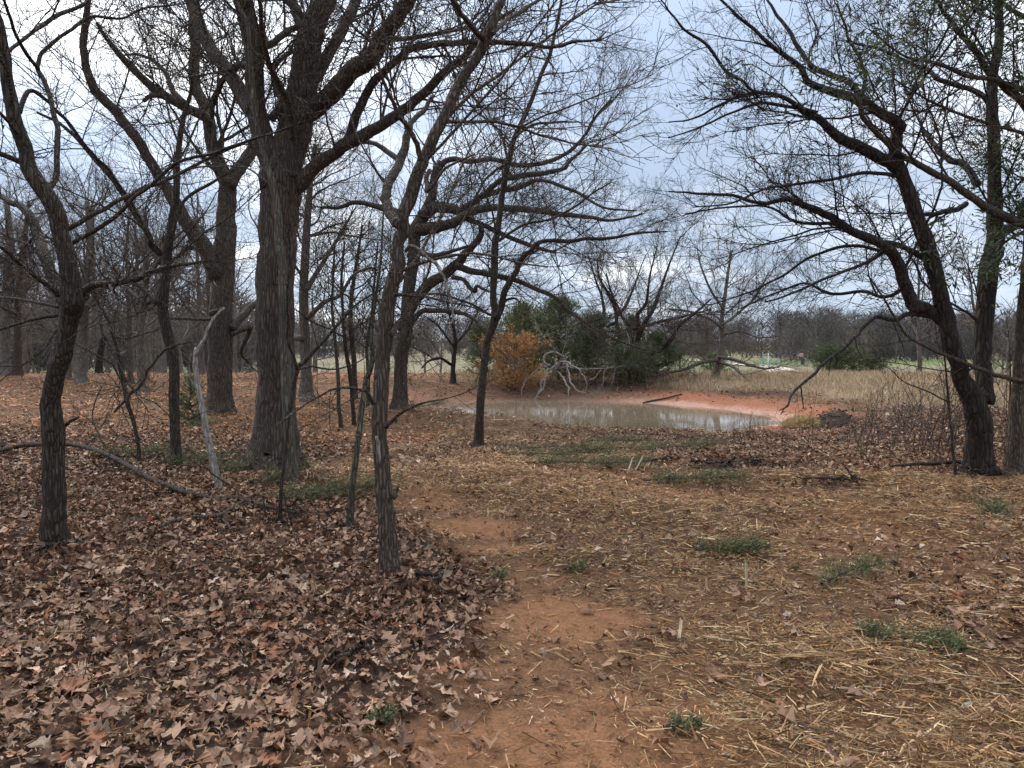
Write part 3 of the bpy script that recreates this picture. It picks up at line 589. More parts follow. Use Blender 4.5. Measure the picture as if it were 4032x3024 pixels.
{"name":"oak_tree","label":"black double-stemmed oak at the right edge, arching left over the red pond bank","bark":"black","tw":1.35,"buds":1,"extra":2,"base":[5.802,9.44,-0.012],"limbs":[{"k":"trunk","p":[[0.008,0.0,-0.058,0.1875],[-0.03,-0.036,0.075,0.1472],[-0.075,-0.072,0.395,0.141],[-0.126,-0.108,0.695,0.1461],[-0.224,-0.144,0.933,0.1231],[-0.37,-0.18,1.189,0.1003],[-0.465,-0.216,1.402,0.0944],[-0.58,-0.252,1.672,0.0913],[-0.667,-0.288,1.957,0.0909],[-0.771,-0.324,2.239,0.0878],[-0.876,-0.36,2.555,0.0875],[-0.978,-0.396,2.793,0.0871],[-1.118,-0.432,3.104,0.0813],[-1.297,-0.468,3.519,0.0756],[-1.412,-0.504,3.712,0.0726],[-1.425,-0.54,3.866,0.067],[-1.428,-0.576,4.0,0.064],[-1.421,-0.612,4.062,0.0611],[-1.696,-0.648,4.212,0.0556],[-2.022,-0.684,4.36,0.0501],[-2.452,-0.72,4.472,0.0367],[-2.612,-0.756,4.652,0.0314],[-2.93,-0.792,4.864,0.0234],[-3.21,-0.828,5.075,0.0181],[-3.487,-0.864,5.299,0.0129],[-3.674,-0.9,5.453,0.0077]]},{"k":"limb","p":[[0.002,0.0,0.883,0.1193],[0.041,0.057,1.078,0.1001],[0.046,0.114,1.375,0.0978],[0.077,0.171,1.674,0.1042],[0.137,0.229,2.277,0.1106],[0.219,0.286,2.682,0.1113],[0.308,0.343,2.891,0.106],[0.32,0.4,3.302,0.0889],[0.325,0.457,3.917,0.0775],[0.326,0.514,4.334,0.0719],[0.328,0.571,4.754,0.0663],[0.39,0.629,5.177,0.0606],[0.474,0.686,5.602,0.0549],[0.475,0.743,6.031,0.046],[0.479,0.8,6.36,0.0308]]},{"k":"limb","p":[[-1.321,-0.4,3.626,0.0735],[-1.464,-0.5,3.658,0.07],[-1.845,-0.6,3.815,0.0639],[-2.163,-0.7,3.914,0.0552],[-2.385,-0.8,4.045,0.0442],[-2.568,-0.9,4.12,0.036],[-2.903,-1.0,4.261,0.0229],[-3.246,-1.1,4.263,0.0201],[-3.596,-1.2,4.115,0.0149],[-3.922,-1.3,3.937,0.0098],[-4.193,-1.4,3.876,0.0061]]},{"k":"limb","p":[[-1.757,-0.7,4.232,0.0368],[-1.809,-0.571,4.36,0.0374],[-1.978,-0.443,4.617,0.0352],[-2.263,-0.314,4.788,0.033],[-2.406,-0.186,5.037,0.0279],[-2.518,-0.057,5.347,0.0226],[-2.652,0.071,5.626,0.0172],[-2.751,0.2,5.91,0.0116]]},{"k":"limb","p":[[-0.654,-0.2,1.883,0.0723],[-0.9,-0.293,2.023,0.0716],[-1.083,-0.387,2.047,0.0736],[-1.211,-0.48,2.21,0.0701],[-1.338,-0.573,2.405,0.0694],[-1.482,-0.667,2.614,0.0634],[-1.583,-0.76,2.658,0.0575],[-1.773,-0.853,2.735,0.0517],[-2.155,-0.947,2.879,0.046],[-2.372,-1.04,2.969,0.0405],[-2.635,-1.133,3.056,0.035],[-2.927,-1.227,3.123,0.0272],[-3.194,-1.32,3.056,0.0196],[-3.524,-1.413,3.122,0.0169],[-3.961,-1.507,3.137,0.0119],[-4.225,-1.6,3.135,0.0071]]},{"k":"limb","p":[[-0.674,-0.2,1.922,0.0389],[-1.116,-0.345,1.955,0.0301],[-1.375,-0.491,1.875,0.0242],[-1.632,-0.636,1.907,0.0212],[-1.842,-0.782,1.794,0.0209],[-2.029,-0.927,1.649,0.0192],[-2.351,-1.073,1.422,0.0176],[-2.579,-1.218,1.27,0.0161],[-2.753,-1.364,1.175,0.0146],[-2.905,-1.509,1.083,0.0119],[-3.005,-1.655,0.978,0.0094],[-3.136,-1.8,0.934,0.0057]],"nb":1},{"k":"limb","p":[[-2.756,-1.35,1.166,0.0085],[-2.748,-1.35,1.055,0.0073],[-2.725,-1.35,0.919,0.0049]],"nb":1},{"k":"limb","p":[[-2.986,-1.6,0.982,0.0071],[-3.026,-1.6,0.924,0.0059],[-3.054,-1.6,0.875,0.0038]],"nb":1},{"k":"limb","p":[[-1.487,-0.7,1.851,0.0079],[-1.417,-0.733,1.668,0.0079],[-1.375,-0.767,1.487,0.0065],[-1.426,-0.8,1.416,0.0039]],"nb":1},{"k":"limb","p":[[-2.044,-1.0,1.667,0.0076],[-2.006,-1.0,1.526,0.0064],[-1.942,-1.0,1.42,0.0038]],"nb":1},{"k":"limb","p":[[-2.386,-1.2,1.433,0.0062],[-2.401,-1.2,1.321,0.005],[-2.403,-1.2,1.252,0.003]],"nb":1},{"k":"limb","p":[[-0.844,-0.3,2.561,0.0385],[-1.036,-0.15,2.711,0.0336],[-1.196,0.0,2.826,0.0284],[-1.382,0.15,2.866,0.026],[-1.721,0.3,3.085,0.0235],[-2.171,0.45,3.149,0.0208],[-2.535,0.6,3.377,0.0151],[-3.013,0.75,3.383,0.0123],[-3.505,0.9,3.324,0.0078]]},{"k":"limb","p":[[-1.139,-0.3,2.278,0.0248],[-1.262,-0.05,2.16,0.0226],[-1.444,0.2,2.255,0.0203],[-1.741,0.45,2.231,0.0179],[-1.958,0.7,2.393,0.0153],[-2.293,0.95,2.262,0.0125],[-2.648,1.2,2.079,0.008]]},{"k":"limb","p":[[-1.506,-0.6,2.694,0.0239],[-1.937,-0.875,2.466,0.018],[-2.403,-1.15,2.319,0.015],[-2.911,-1.425,2.113,0.0121],[-3.267,-1.7,2.016,0.007]]},{"k":"limb","p":[[-1.449,-0.6,2.621,0.0213],[-1.875,-0.52,2.722,0.0188],[-2.303,-0.44,2.621,0.0163],[-2.645,-0.36,2.387,0.0137],[-2.994,-0.28,2.204,0.011],[-3.448,-0.2,2.056,0.007]]},{"k":"limb","p":[[-1.281,-0.4,3.534,0.0245],[-1.778,-0.667,3.531,0.0211],[-2.25,-0.933,3.403,0.0179],[-2.734,-1.2,3.296,0.0149],[-3.178,-1.467,3.193,0.012],[-3.614,-1.733,2.999,0.0093],[-4.073,-2.0,2.905,0.0056]]},{"k":"limb","p":[[0.059,0.6,3.398,0.0363],[-0.196,0.333,3.291,0.0353],[-0.642,0.067,3.186,0.0286],[-0.959,-0.2,3.142,0.025]]},{"k":"limb","p":[[0.299,0.4,3.04,0.0652],[0.63,0.6,3.09,0.0604],[0.946,0.8,3.308,0.0493],[1.261,1.0,3.533,0.0346]]},{"k":"limb","p":[[0.409,0.7,4.713,0.0366],[0.263,0.85,4.924,0.0341],[-0.081,1.0,5.099,0.0314],[-0.176,1.15,5.298,0.0287],[-0.229,1.3,5.371,0.0226],[-0.738,1.45,5.686,0.0197],[-1.122,1.6,5.83,0.0133]]},{"k":"limb","p":[[0.196,0.6,3.644,0.0484],[0.189,0.85,3.925,0.0465],[0.048,1.1,4.11,0.0444],[0.026,1.35,4.366,0.0357],[-0.004,1.6,4.631,0.0299]]},{"k":"limb","p":[[-2.519,-1.0,4.091,0.0229],[-2.748,-0.86,4.201,0.0207],[-3.056,-0.72,4.279,0.0184],[-3.302,-0.58,4.214,0.0133],[-3.63,-0.44,4.092,0.0108],[-3.971,-0.3,4.001,0.0069]]},{"k":"limb","p":[[-3.209,-1.2,4.198,0.0174],[-3.366,-1.267,4.309,0.0172],[-3.604,-1.333,4.433,0.0171],[-3.79,-1.4,4.636,0.0169],[-4.053,-1.467,4.786,0.0144],[-4.232,-1.533,4.949,0.0095],[-4.342,-1.6,5.045,0.0071]]}]},
{"name":"cedar_tree","label":"shaggy cedar trunk with green tufts at the right picture edge","bark":"brown","tw":0.9,"base":[6.155,9.35,-0.007],"limbs":[{"k":"trunk","p":[[-0.004,0.0,-0.046,0.1182],[0.01,0.02,0.076,0.0959],[0.032,0.04,0.586,0.0876],[0.061,0.06,0.98,0.085],[0.09,0.08,1.373,0.0852],[0.121,0.1,1.963,0.0797],[0.163,0.12,2.552,0.0741],[0.185,0.14,2.848,0.0714],[0.19,0.16,3.629,0.063],[0.207,0.18,4.598,0.0516],[0.225,0.2,5.561,0.0374]]},{"k":"limb","p":[[0.086,0.0,2.983,0.045],[-0.273,-0.1,3.101,0.0529],[-0.625,-0.2,3.235,0.0468],[-1.068,-0.3,3.476,0.0409],[-1.48,-0.4,3.637,0.035],[-1.773,-0.5,3.759,0.032],[-2.063,-0.6,3.947,0.029],[-2.293,-0.7,4.148,0.026],[-2.311,-0.8,4.463,0.0206],[-2.396,-0.9,4.633,0.0178],[-2.565,-1.0,4.815,0.0151],[-2.697,-1.1,4.99,0.0124],[-2.793,-1.2,5.112,0.0074]]},{"k":"limb","p":[[0.084,0.0,1.141,0.031],[-0.206,-0.1,1.184,0.0278],[-0.464,-0.2,1.246,0.0248],[-0.91,-0.3,1.402,0.0218],[-1.252,-0.4,1.516,0.0189],[-1.588,-0.5,1.665,0.016],[-1.829,-0.6,1.919,0.0132],[-2.01,-0.7,2.131,0.0104],[-2.224,-0.8,2.354,0.0064]]},{"k":"limb","p":[[0.101,0.0,4.164,0.045],[-0.134,-0.143,4.423,0.0443],[-0.461,-0.286,4.562,0.0409],[-0.758,-0.429,4.712,0.0376],[-0.996,-0.571,4.891,0.0317],[-1.262,-0.714,5.028,0.026],[-1.487,-0.857,5.141,0.0205],[-1.691,-1.0,5.264,0.0151]]},{"k":"limb","p":[[0.088,0.0,4.504,0.0338],[-0.209,-0.25,4.537,0.0329],[-0.67,-0.5,4.563,0.0266],[-1.18,-0.75,4.531,0.0207],[-1.67,-1.0,4.581,0.0176],[-2.139,-1.25,4.573,0.0122],[-2.59,-1.5,4.732,0.0071]]},{"k":"limb","p":[[0.066,0.0,4.07,0.0253],[-0.321,-0.12,4.132,0.0222],[-0.775,-0.24,4.209,0.0192],[-1.22,-0.36,4.32,0.0162],[-1.544,-0.48,4.409,0.0134],[-1.899,-0.6,4.547,0.0079]]},{"k":"limb","p":[[0.094,0.0,5.385,0.0338],[-0.267,-0.2,5.414,0.0275],[-0.583,-0.4,5.455,0.0216],[-0.873,-0.6,5.509,0.0158]]}]},
{"name":"sapling","label":"thin mossy crooked sapling just left of the nearest centre tree","bark":"mossy","tw":0.8,"base":[-1.383,6.47,0.003],"limbs":[{"k":"trunk","p":[[-0.0,0.0,-0.017,0.0331],[0.001,0.042,0.173,0.0294],[0.051,0.083,0.676,0.0256],[0.072,0.125,0.879,0.0258],[0.087,0.167,1.084,0.026],[0.13,0.208,1.291,0.0241],[0.159,0.25,1.444,0.0223],[0.146,0.292,1.612,0.0183],[0.162,0.333,1.853,0.0143],[0.2,0.375,2.138,0.0124],[0.224,0.417,2.411,0.0104],[0.234,0.458,2.716,0.0083],[0.252,0.5,3.078,0.0063]]},{"k":"limb","p":[[0.169,0.0,1.301,0.0136],[0.269,-0.133,1.506,0.0095],[0.333,-0.267,1.689,0.0075],[0.42,-0.4,1.863,0.0055]]}]},
{"name":"sapling","label":"dark sapling before the largest oak, one branch sweeping up to the right","bark":"dark","tw":0.8,"base":[-2.064,6.78,0.002],"limbs":[{"k":"trunk","p":[[-0.004,0.0,-0.017,0.0163],[-0.006,0.027,0.152,0.0164],[0.045,0.055,0.71,0.0185],[0.07,0.082,0.996,0.0227],[0.14,0.109,1.355,0.0207],[0.206,0.136,1.441,0.0187],[0.434,0.164,1.687,0.0146],[0.604,0.191,1.89,0.0126],[0.545,0.218,1.847,0.0105],[0.701,0.245,1.979,0.0095],[0.888,0.273,2.098,0.0074],[1.032,0.3,2.231,0.0053]]},{"k":"limb","p":[[0.163,0.0,1.359,0.0143],[0.125,-0.075,1.586,0.0121],[0.137,-0.15,1.848,0.01],[0.163,-0.225,2.117,0.0079],[0.202,-0.3,2.378,0.0059]]},{"k":"limb","p":[[0.17,0.0,1.359,0.0082],[0.278,0.133,1.383,0.0083],[0.435,0.267,1.35,0.0074],[0.603,0.4,1.405,0.0065]]}]},
{"name":"sapling","label":"thin leaning sapling between the far left oak and the shaggy kinked tree","bark":"brown","tw":0.8,"base":[-4.919,10.09,-0.004],"limbs":[{"k":"trunk","p":[[0.005,0.0,-0.032,0.0273],[0.005,-0.075,0.409,0.0271],[-0.071,-0.15,0.858,0.0329],[-0.106,-0.225,1.257,0.0267],[-0.12,-0.3,1.586,0.0236],[-0.212,-0.375,1.97,0.0205],[-0.307,-0.45,2.188,0.0174],[-0.378,-0.525,2.42,0.0115],[-0.409,-0.6,2.649,0.0086]]},{"k":"limb","p":[[-0.165,-0.3,0.715,0.0147],[0.051,-0.35,0.934,0.0205],[0.221,-0.4,1.06,0.0204],[0.372,-0.45,1.285,0.0189],[0.541,-0.5,1.467,0.0173],[0.725,-0.55,1.567,0.0144],[0.966,-0.6,1.617,0.0086]]},{"k":"limb","p":[[-0.314,0.0,1.67,0.0121],[-0.203,0.2,1.671,0.0124],[0.028,0.4,1.76,0.0095],[0.161,0.6,1.896,0.0064]]}]},
{"name":"snag","label":"bleached white dead stem leaning left, beside the shaggy kinked tree","bark":"bleached","tw":0,"base":[-3.073,8.04,-0.004],"limbs":[{"k":"trunk","p":[[0.004,0.0,-0.025,0.0363],[-0.025,0.029,0.06,0.034],[-0.106,0.057,0.381,0.039],[-0.178,0.086,0.72,0.0342],[-0.25,0.114,1.06,0.0295],[-0.299,0.143,1.316,0.0296],[-0.308,0.171,1.452,0.0247],[-0.309,0.2,1.555,0.0174]]},{"k":"limb","p":[[-0.237,0.0,1.455,0.0169],[-0.15,0.067,1.691,0.0146],[-0.087,0.133,1.861,0.0148],[0.001,0.2,1.975,0.0124]]},{"k":"limb","p":[[-0.228,0.0,1.102,0.0085],[-0.274,-0.1,1.308,0.0072],[-0.195,-0.2,1.492,0.0059]]}]},
{"name":"oak_tree","label":"grey oak trunk on the orange mulch rise, seen right of the far left oak","bark":"grey","tw":1.5,"extra":9,"base":[-15.374,27.39,0.135],"limbs":[{"k":"trunk","p":[[-0.002,0.0,-0.083,0.2226],[-0.102,0.167,0.494,0.1742],[-0.111,0.333,1.356,0.169],[-0.111,0.5,2.516,0.1574],[-0.044,0.667,3.974,0.1394],[0.016,0.833,5.152,0.1147],[-0.149,1.0,6.628,0.0769]]},{"k":"limb","p":[[0.171,0.0,2.668,0.0866],[0.478,0.75,3.4,0.0762],[0.81,1.5,3.751,0.0652],[1.309,2.25,4.361,0.0468],[1.602,3.0,5.185,0.0274]]},{"k":"limb","p":[[0.249,0.0,3.349,0.0742],[0.142,-0.667,4.131,0.0603],[0.223,-1.333,4.869,0.0471],[0.381,-2.0,5.823,0.0229]]}]},
{"name":"dead_trunk","label":"short black leaning burnt-looking trunk in the far left wood","bark":"black","tw":0,"base":[-18.136,33.67,0.225],"limbs":[{"k":"trunk","p":[[-0.002,0.0,-0.061,0.152],[0.04,0.0,0.328,0.1318],[0.129,0.0,0.961,0.1318],[0.249,0.0,1.453,0.1216],[0.36,0.0,1.663,0.0912]]}]},
{"name":"oak_tree","label":"oak on the mulch rise left of the thin kinked tree, straight greyish trunk","bark":"grey","tw":1.5,"extra":9,"base":[-11.548,23.9,0.076],"limbs":[{"k":"trunk","p":[[-0.001,0.0,-0.058,0.1403],[-0.046,0.083,0.427,0.1083],[-0.092,0.167,1.178,0.1032],[-0.056,0.25,2.183,0.1036],[0.006,0.333,3.19,0.0985],[0.074,0.417,4.45,0.0823],[0.016,0.5,5.712,0.0551]]},{"k":"limb","p":[[0.195,0.0,3.414,0.0648],[1.013,-0.667,4.08,0.0472],[1.797,-1.333,4.61,0.0357],[2.778,-2.0,5.058,0.0198]]},{"k":"limb","p":[[0.129,0.0,2.771,0.054],[-0.655,0.5,3.302,0.0441],[-1.411,1.0,3.75,0.0337],[-2.283,1.5,4.528,0.0229]]}]},
{"name":"oak_tree","label":"slim brown trunk beside the straight greyish oak on the mulch rise","bark":"brown","tw":0.8,"extra":3,"base":[-13.525,27.29,0.14],"limbs":[{"k":"trunk","p":[[-0.002,0.0,-0.066,0.115],[-0.132,0.2,0.49,0.0828],[-0.229,0.4,1.639,0.075],[-0.319,0.6,3.089,0.0672],[-0.437,0.8,4.551,0.0507],[-0.439,1.0,6.026,0.0341]]}]},
{"name":"oak_tree","label":"thick trunk cut by the left picture edge in the far wood","bark":"grey","tw":1.5,"extra":9,"base":[-21.087,31.93,0.239],"limbs":[{"k":"trunk","p":[[-0.003,0.0,-0.097,0.2451],[-0.104,0.2,0.564,0.2031],[-0.142,0.4,2.244,0.1898],[-0.146,0.6,3.934,0.1763],[-0.116,0.8,5.637,0.1478],[-0.322,1.0,7.35,0.0966]]},{"k":"limb","p":[[0.2,0.0,3.557,0.0865],[0.341,0.667,4.613,0.0736],[0.49,1.333,5.296,0.0526],[0.879,2.0,6.211,0.0306]]}]},
{"name":"oak_tree","label":"second trunk from the left picture edge in the far wood","bark":"brown","tw":1.5,"extra":8,"base":[-20.529,31.93,0.239],"limbs":[{"k":"trunk","p":[[-0.003,0.0,-0.077,0.173],[0.157,-0.2,0.906,0.1433],[0.329,-0.4,2.549,0.1353],[0.611,-0.6,4.163,0.1202],[0.944,-0.8,5.428,0.0984],[1.315,-1.0,6.986,0.0628]]}]},
{"name":"oak_tree","label":"oak behind and right of the largest oak, grey flared trunk","bark":"grey","tw":1.5,"extra":9,"base":[-5.6,20.94,0.012],"limbs":[{"k":"trunk","p":[[-0.001,0.0,-0.089,0.2521],[-0.028,0.062,0.096,0.1833],[-0.044,0.125,0.625,0.1522],[-0.089,0.188,1.725,0.1336],[-0.112,0.25,2.826,0.1276],[-0.069,0.312,3.927,0.1152],[-0.029,0.375,4.812,0.1027],[0.058,0.438,5.915,0.0772],[0.19,0.5,7.017,0.0516]]},{"k":"limb","p":[[-0.061,0.0,1.724,0.0882],[-0.394,0.25,1.726,0.0893],[-0.685,0.5,1.906,0.071]]},{"k":"limb","p":[[0.034,0.0,2.247,0.0756],[0.611,-0.375,2.662,0.0619],[1.124,-0.75,2.851,0.0486],[1.593,-1.125,3.36,0.0358],[2.227,-1.5,3.487,0.0176]]},{"k":"limb","p":[[0.045,0.0,3.028,0.0756],[0.354,0.375,3.714,0.0642],[0.629,0.75,4.332,0.0522],[0.869,1.125,4.926,0.0399],[1.083,1.5,5.488,0.0203]]}]},
{"name":"sapling","label":"leftmost of the thin dark stems right of the grey flared trunk","bark":"dark","tw":1.0,"base":[-3.471,15.51,-0.122],"limbs":[{"k":"trunk","p":[[0.005,0.0,-0.031,0.0374],[-0.05,0.086,0.517,0.0376],[-0.079,0.171,1.004,0.0378],[-0.126,0.257,1.495,0.0332],[-0.189,0.343,1.989,0.0334],[-0.252,0.429,2.487,0.0288],[-0.231,0.514,3.155,0.0241],[-0.209,0.6,3.826,0.0194]]}]},
{"name":"sapling","label":"middle thin dark stem right of the grey flared trunk","bark":"dark","tw":1.0,"base":[-3.33,16.15,-0.144],"limbs":[{"k":"trunk","p":[[0.001,0.0,-0.013,0.0438],[-0.022,-0.1,0.673,0.0435],[-0.045,-0.2,1.181,0.0432],[-0.101,-0.3,1.714,0.0382],[-0.121,-0.4,2.337,0.0332],[-0.124,-0.5,2.981,0.0283],[-0.028,-0.6,3.775,0.0187]]}]},
{"name":"oak_tree","label":"thicker dark stem of the slender clump right of the grey flared trunk","bark":"dark","tw":1.1,"extra":2,"base":[-4.333,21.11,-0.026],"limbs":[{"k":"trunk","p":[[-0.003,0.0,-0.048,0.0953],[-0.025,0.1,0.656,0.0766],[-0.06,0.2,1.32,0.0706],[-0.16,0.3,2.211,0.0644],[-0.104,0.4,3.105,0.0583],[0.02,0.5,4.004,0.0455],[0.144,0.6,4.908,0.0261]]}]},
{"name":"sapling","label":"rightmost thin stem of the slender clump, just behind the mossy sapling","bark":"dark","tw":1.0,"base":[-3.731,19.93,-0.08],"limbs":[{"k":"trunk","p":[[-0.005,0.0,-0.026,0.048],[-0.011,0.12,0.764,0.0422],[-0.067,0.24,1.601,0.0425],[0.046,0.36,2.445,0.0366],[0.119,0.48,3.506,0.0307],[0.191,0.6,4.362,0.0185]]}]},
{"name":"oak_tree","label":"wide dark oak on the pond dam rising behind low green cedars","bark":"black","tw":1.25,"extra":2,"base":[4.879,29.11,0.097],"limbs":[{"k":"trunk","p":[[0.001,0.0,-0.107,0.1753],[-0.02,0.111,0.022,0.1407],[0.013,0.222,0.806,0.1324],[-0.062,0.333,1.505,0.1064],[0.062,0.444,1.989,0.0979],[0.472,0.556,2.651,0.0804],[0.751,0.667,3.273,0.0717],[0.954,0.778,3.828,0.054],[1.289,0.889,4.729,0.0361],[1.662,1.0,5.632,0.0181]]},{"k":"limb","p":[[-0.096,0.0,1.592,0.0964],[-0.128,-0.167,2.108,0.0871],[-0.202,-0.333,2.532,0.078],[0.066,-0.5,2.907,0.0603],[0.117,-0.667,3.32,0.0514],[0.18,-0.833,4.04,0.034],[0.392,-1.0,5.025,0.0212]]},{"k":"limb","p":[[-0.002,0.0,0.811,0.1139],[0.384,-0.25,1.075,0.1129],[0.763,-0.5,1.377,0.1033],[1.006,-0.75,1.674,0.0854],[1.283,-1.0,2.174,0.0592],[1.763,-1.25,2.581,0.0419],[2.238,-1.5,3.062,0.0249]]},{"k":"limb","p":[[-0.012,0.0,1.938,0.0701],[-0.198,0.2,2.028,0.0618],[-0.564,0.4,2.339,0.0533],[-0.804,0.6,2.873,0.0447],[-1.047,0.8,3.458,0.036],[-1.204,1.0,4.204,0.0227]]},{"k":"limb","p":[[0.073,0.0,2.111,0.0613],[0.982,0.667,2.346,0.0538],[1.792,1.333,2.501,0.0458],[3.146,2.0,2.845,0.0281]]}]},
{"name":"oak_tree","label":"slim oak in the left of the pair of bare trees behind the fallen bleached limb","bark":"dark","tw":1.1,"extra":3,"base":[4.076,29.79,0.133],"limbs":[{"k":"trunk","p":[[0.001,0.0,-0.109,0.1435],[-0.001,0.143,0.933,0.0991],[0.148,0.286,1.558,0.0905],[0.028,0.429,2.187,0.0819],[-0.001,0.571,2.731,0.0731],[-0.259,0.714,3.369,0.0643],[-0.61,0.857,4.033,0.0461],[-0.69,1.0,4.777,0.0278]]},{"k":"limb","p":[[-0.031,0.0,2.266,0.0717],[-0.437,0.3,2.095,0.0272],[-0.449,0.6,2.642,0.064],[-0.509,0.9,3.29,0.0554],[-0.756,1.2,4.062,0.0373],[-1.01,1.5,5.016,0.0188]]},{"k":"limb","p":[[0.012,0.0,2.531,0.0628],[0.375,0.375,2.902,0.0545],[0.652,0.75,3.462,0.046],[0.992,1.125,4.239,0.0279],[1.327,1.5,5.016,0.0188]]}]},
{"name":"oak_tree","label":"grey spreading oak with low drooping branches, right of the pond dam cedars","bark":"grey","tw":1.3,"extra":3,"base":[7.897,29.78,0.205],"limbs":[{"k":"trunk","p":[[-0.016,0.0,-0.108,0.1524],[0.053,0.071,0.343,0.1258],[0.188,0.143,0.965,0.1081],[0.292,0.214,1.59,0.1083],[0.271,0.286,2.216,0.0905],[0.402,0.357,3.156,0.0726],[0.533,0.429,4.097,0.0546],[0.666,0.5,4.977,0.0365]]},{"k":"limb","p":[[0.089,0.0,0.843,0.0717],[0.666,-0.375,0.727,0.062],[1.045,-0.75,0.554,0.0524],[1.531,-1.125,0.445,0.0431],[1.939,-1.5,0.516,0.0255]]},{"k":"limb","p":[[0.092,0.0,0.656,0.0628],[0.463,-0.667,0.49,0.057],[0.633,-1.333,0.213,0.0471],[0.787,-2.0,-0.05,0.0334]]},{"k":"limb","p":[[0.06,0.0,0.719,0.0807],[-0.562,-0.375,0.666,0.0708],[-1.259,-0.75,0.432,0.0699],[-1.823,-1.125,0.325,0.0518],[-2.493,-1.5,0.22,0.0255]]},{"k":"limb","p":[[0.257,0.0,2.084,0.0628],[0.907,0.333,2.53,0.0544],[1.691,0.667,3.174,0.0458],[2.291,1.0,4.148,0.0278]]},{"k":"limb","p":[[0.228,0.0,1.96,0.0628],[-0.39,-0.333,2.321,0.0532],[-1.206,-0.667,2.553,0.0438],[-2.063,-1.0,2.659,0.026]]},{"k":"limb","p":[[0.248,0.0,2.703,0.0538],[-0.173,0.333,3.466,0.0453],[-0.48,0.667,4.432,0.0367],[-0.534,1.0,5.099,0.0232]]},{"k":"limb","p":[[0.294,0.0,1.712,0.0538],[0.845,-0.333,1.831,0.0443],[1.418,-0.667,1.584,0.0351],[2.031,-1.0,1.642,0.0217]]}]},
{"name":"oak_tree","label":"small oak holding brown dead leaves, left of the green cedars","bark":"black","tw":1.2,"extra":3,"leaves":900,"base":[-2.276,29.49,0.042],"limbs":[{"k":"trunk","p":[[-0.0,0.0,-0.073,0.1243],[0.009,0.05,0.517,0.0889],[0.038,0.1,1.01,0.0891],[0.098,0.15,1.503,0.0714],[0.035,0.2,2.122,0.0536],[-0.152,0.25,2.679,0.0358],[-0.216,0.3,3.113,0.0224]]},{"k":"limb","p":[[-0.017,0.0,0.703,0.0621],[-0.417,-0.333,0.957,0.0527],[-0.808,-0.667,0.903,0.0434],[-1.072,-1.0,0.613,0.0257]]},{"k":"limb","p":[[0.078,0.0,1.381,0.0533],[-0.399,0.2,1.998,0.0447],[-0.789,0.4,2.374,0.036],[-1.184,0.6,2.629,0.0226]]},{"k":"limb","p":[[0.109,0.0,1.504,0.0533],[0.53,0.2,1.998,0.0447],[0.831,0.4,2.56,0.036],[1.011,0.6,2.879,0.0226]]}]},
{"name":"fallen_tree","label":"bleached dead limb arching down from the dam into the pond","bark":"bleached","tw":0.12,"base":[1.416,28.63,-0.086],"limbs":[{"k":"trunk","p":[[0.006,0.0,0.277,0.0582],[0.127,-0.114,0.581,0.0515],[0.29,-0.229,0.841,0.0513],[0.451,-0.343,1.013,0.0447],[0.697,-0.457,0.889,0.0382],[0.982,-0.571,0.725,0.0317],[1.182,-0.686,0.478,0.0252],[1.256,-0.8,0.317,0.0188]]},{"k":"limb","p":[[0.474,0.0,1.005,0.0452],[0.507,-0.133,1.135,0.0386],[0.371,-0.267,1.265,0.0384],[0.067,-0.4,1.351,0.0351],[-0.233,-0.533,1.227,0.0317],[-0.259,-0.667,0.979,0.0284],[-0.077,-0.8,0.858,0.0188]]},{"k":"limb","p":[[0.346,0.0,0.876,0.0452],[-0.053,-0.3,0.716,0.0448],[-0.276,-0.6,0.433,0.0411],[-0.37,-0.9,0.114,0.0376],[-0.463,-1.2,-0.075,0.031],[-0.554,-1.5,-0.218,0.0245],[-0.604,-1.8,-0.318,0.0182]]},{"k":"limb","p":[[-0.067,-0.6,0.726,0.038],[-0.204,-0.875,0.445,0.0345],[-0.297,-1.15,0.005,0.031],[-0.511,-1.425,-0.183,0.0246],[-0.44,-1.7,-0.285,0.0182]]},{"k":"limb","p":[[0.004,0.0,0.876,0.0356],[-0.307,-0.3,0.8,0.032],[-0.611,-0.6,0.558,0.0316],[-0.909,-0.9,0.363,0.0282],[-1.038,-1.2,0.09,0.0248],[-1.103,-1.5,-0.137,0.0184]]},{"k":"limb","p":[[0.631,-0.2,0.925,0.0385],[0.651,-0.525,0.597,0.0349],[0.711,-0.85,0.277,0.0314],[0.852,-1.175,0.047,0.0248],[1.15,-1.5,-0.137,0.0184]]},{"k":"limb","p":[[0.219,0.0,0.62,0.0452],[0.45,-0.4,0.424,0.0414],[0.549,-0.8,0.192,0.0346],[0.604,-1.2,-0.075,0.031]]},{"k":"limb","p":[[0.304,0.0,0.791,0.0323],[0.808,-0.12,0.752,0.029],[1.435,-0.24,0.714,0.0256],[1.971,-0.36,0.739,0.0223],[2.461,-0.48,0.806,0.0191],[2.695,-0.6,0.852,0.0158]]},{"k":"limb","p":[[2.08,-0.5,0.849,0.0191],[1.991,-0.55,0.598,0.019],[1.904,-0.6,0.223,0.0127]]},{"k":"limb","p":[[2.375,-0.5,0.723,0.0191],[2.328,-0.55,0.514,0.019],[2.219,-0.6,0.181,0.0127]]},{"k":"limb","p":[[2.76,-0.3,0.843,0.0224],[2.815,-0.067,1.006,0.0226],[3.019,0.167,1.258,0.0195],[2.919,0.4,2.076,0.0131]]},{"k":"limb","p":[[1.829,-0.5,0.68,0.0159],[1.615,-0.55,0.43,0.0158],[1.359,-0.6,0.265,0.0127]]}]},
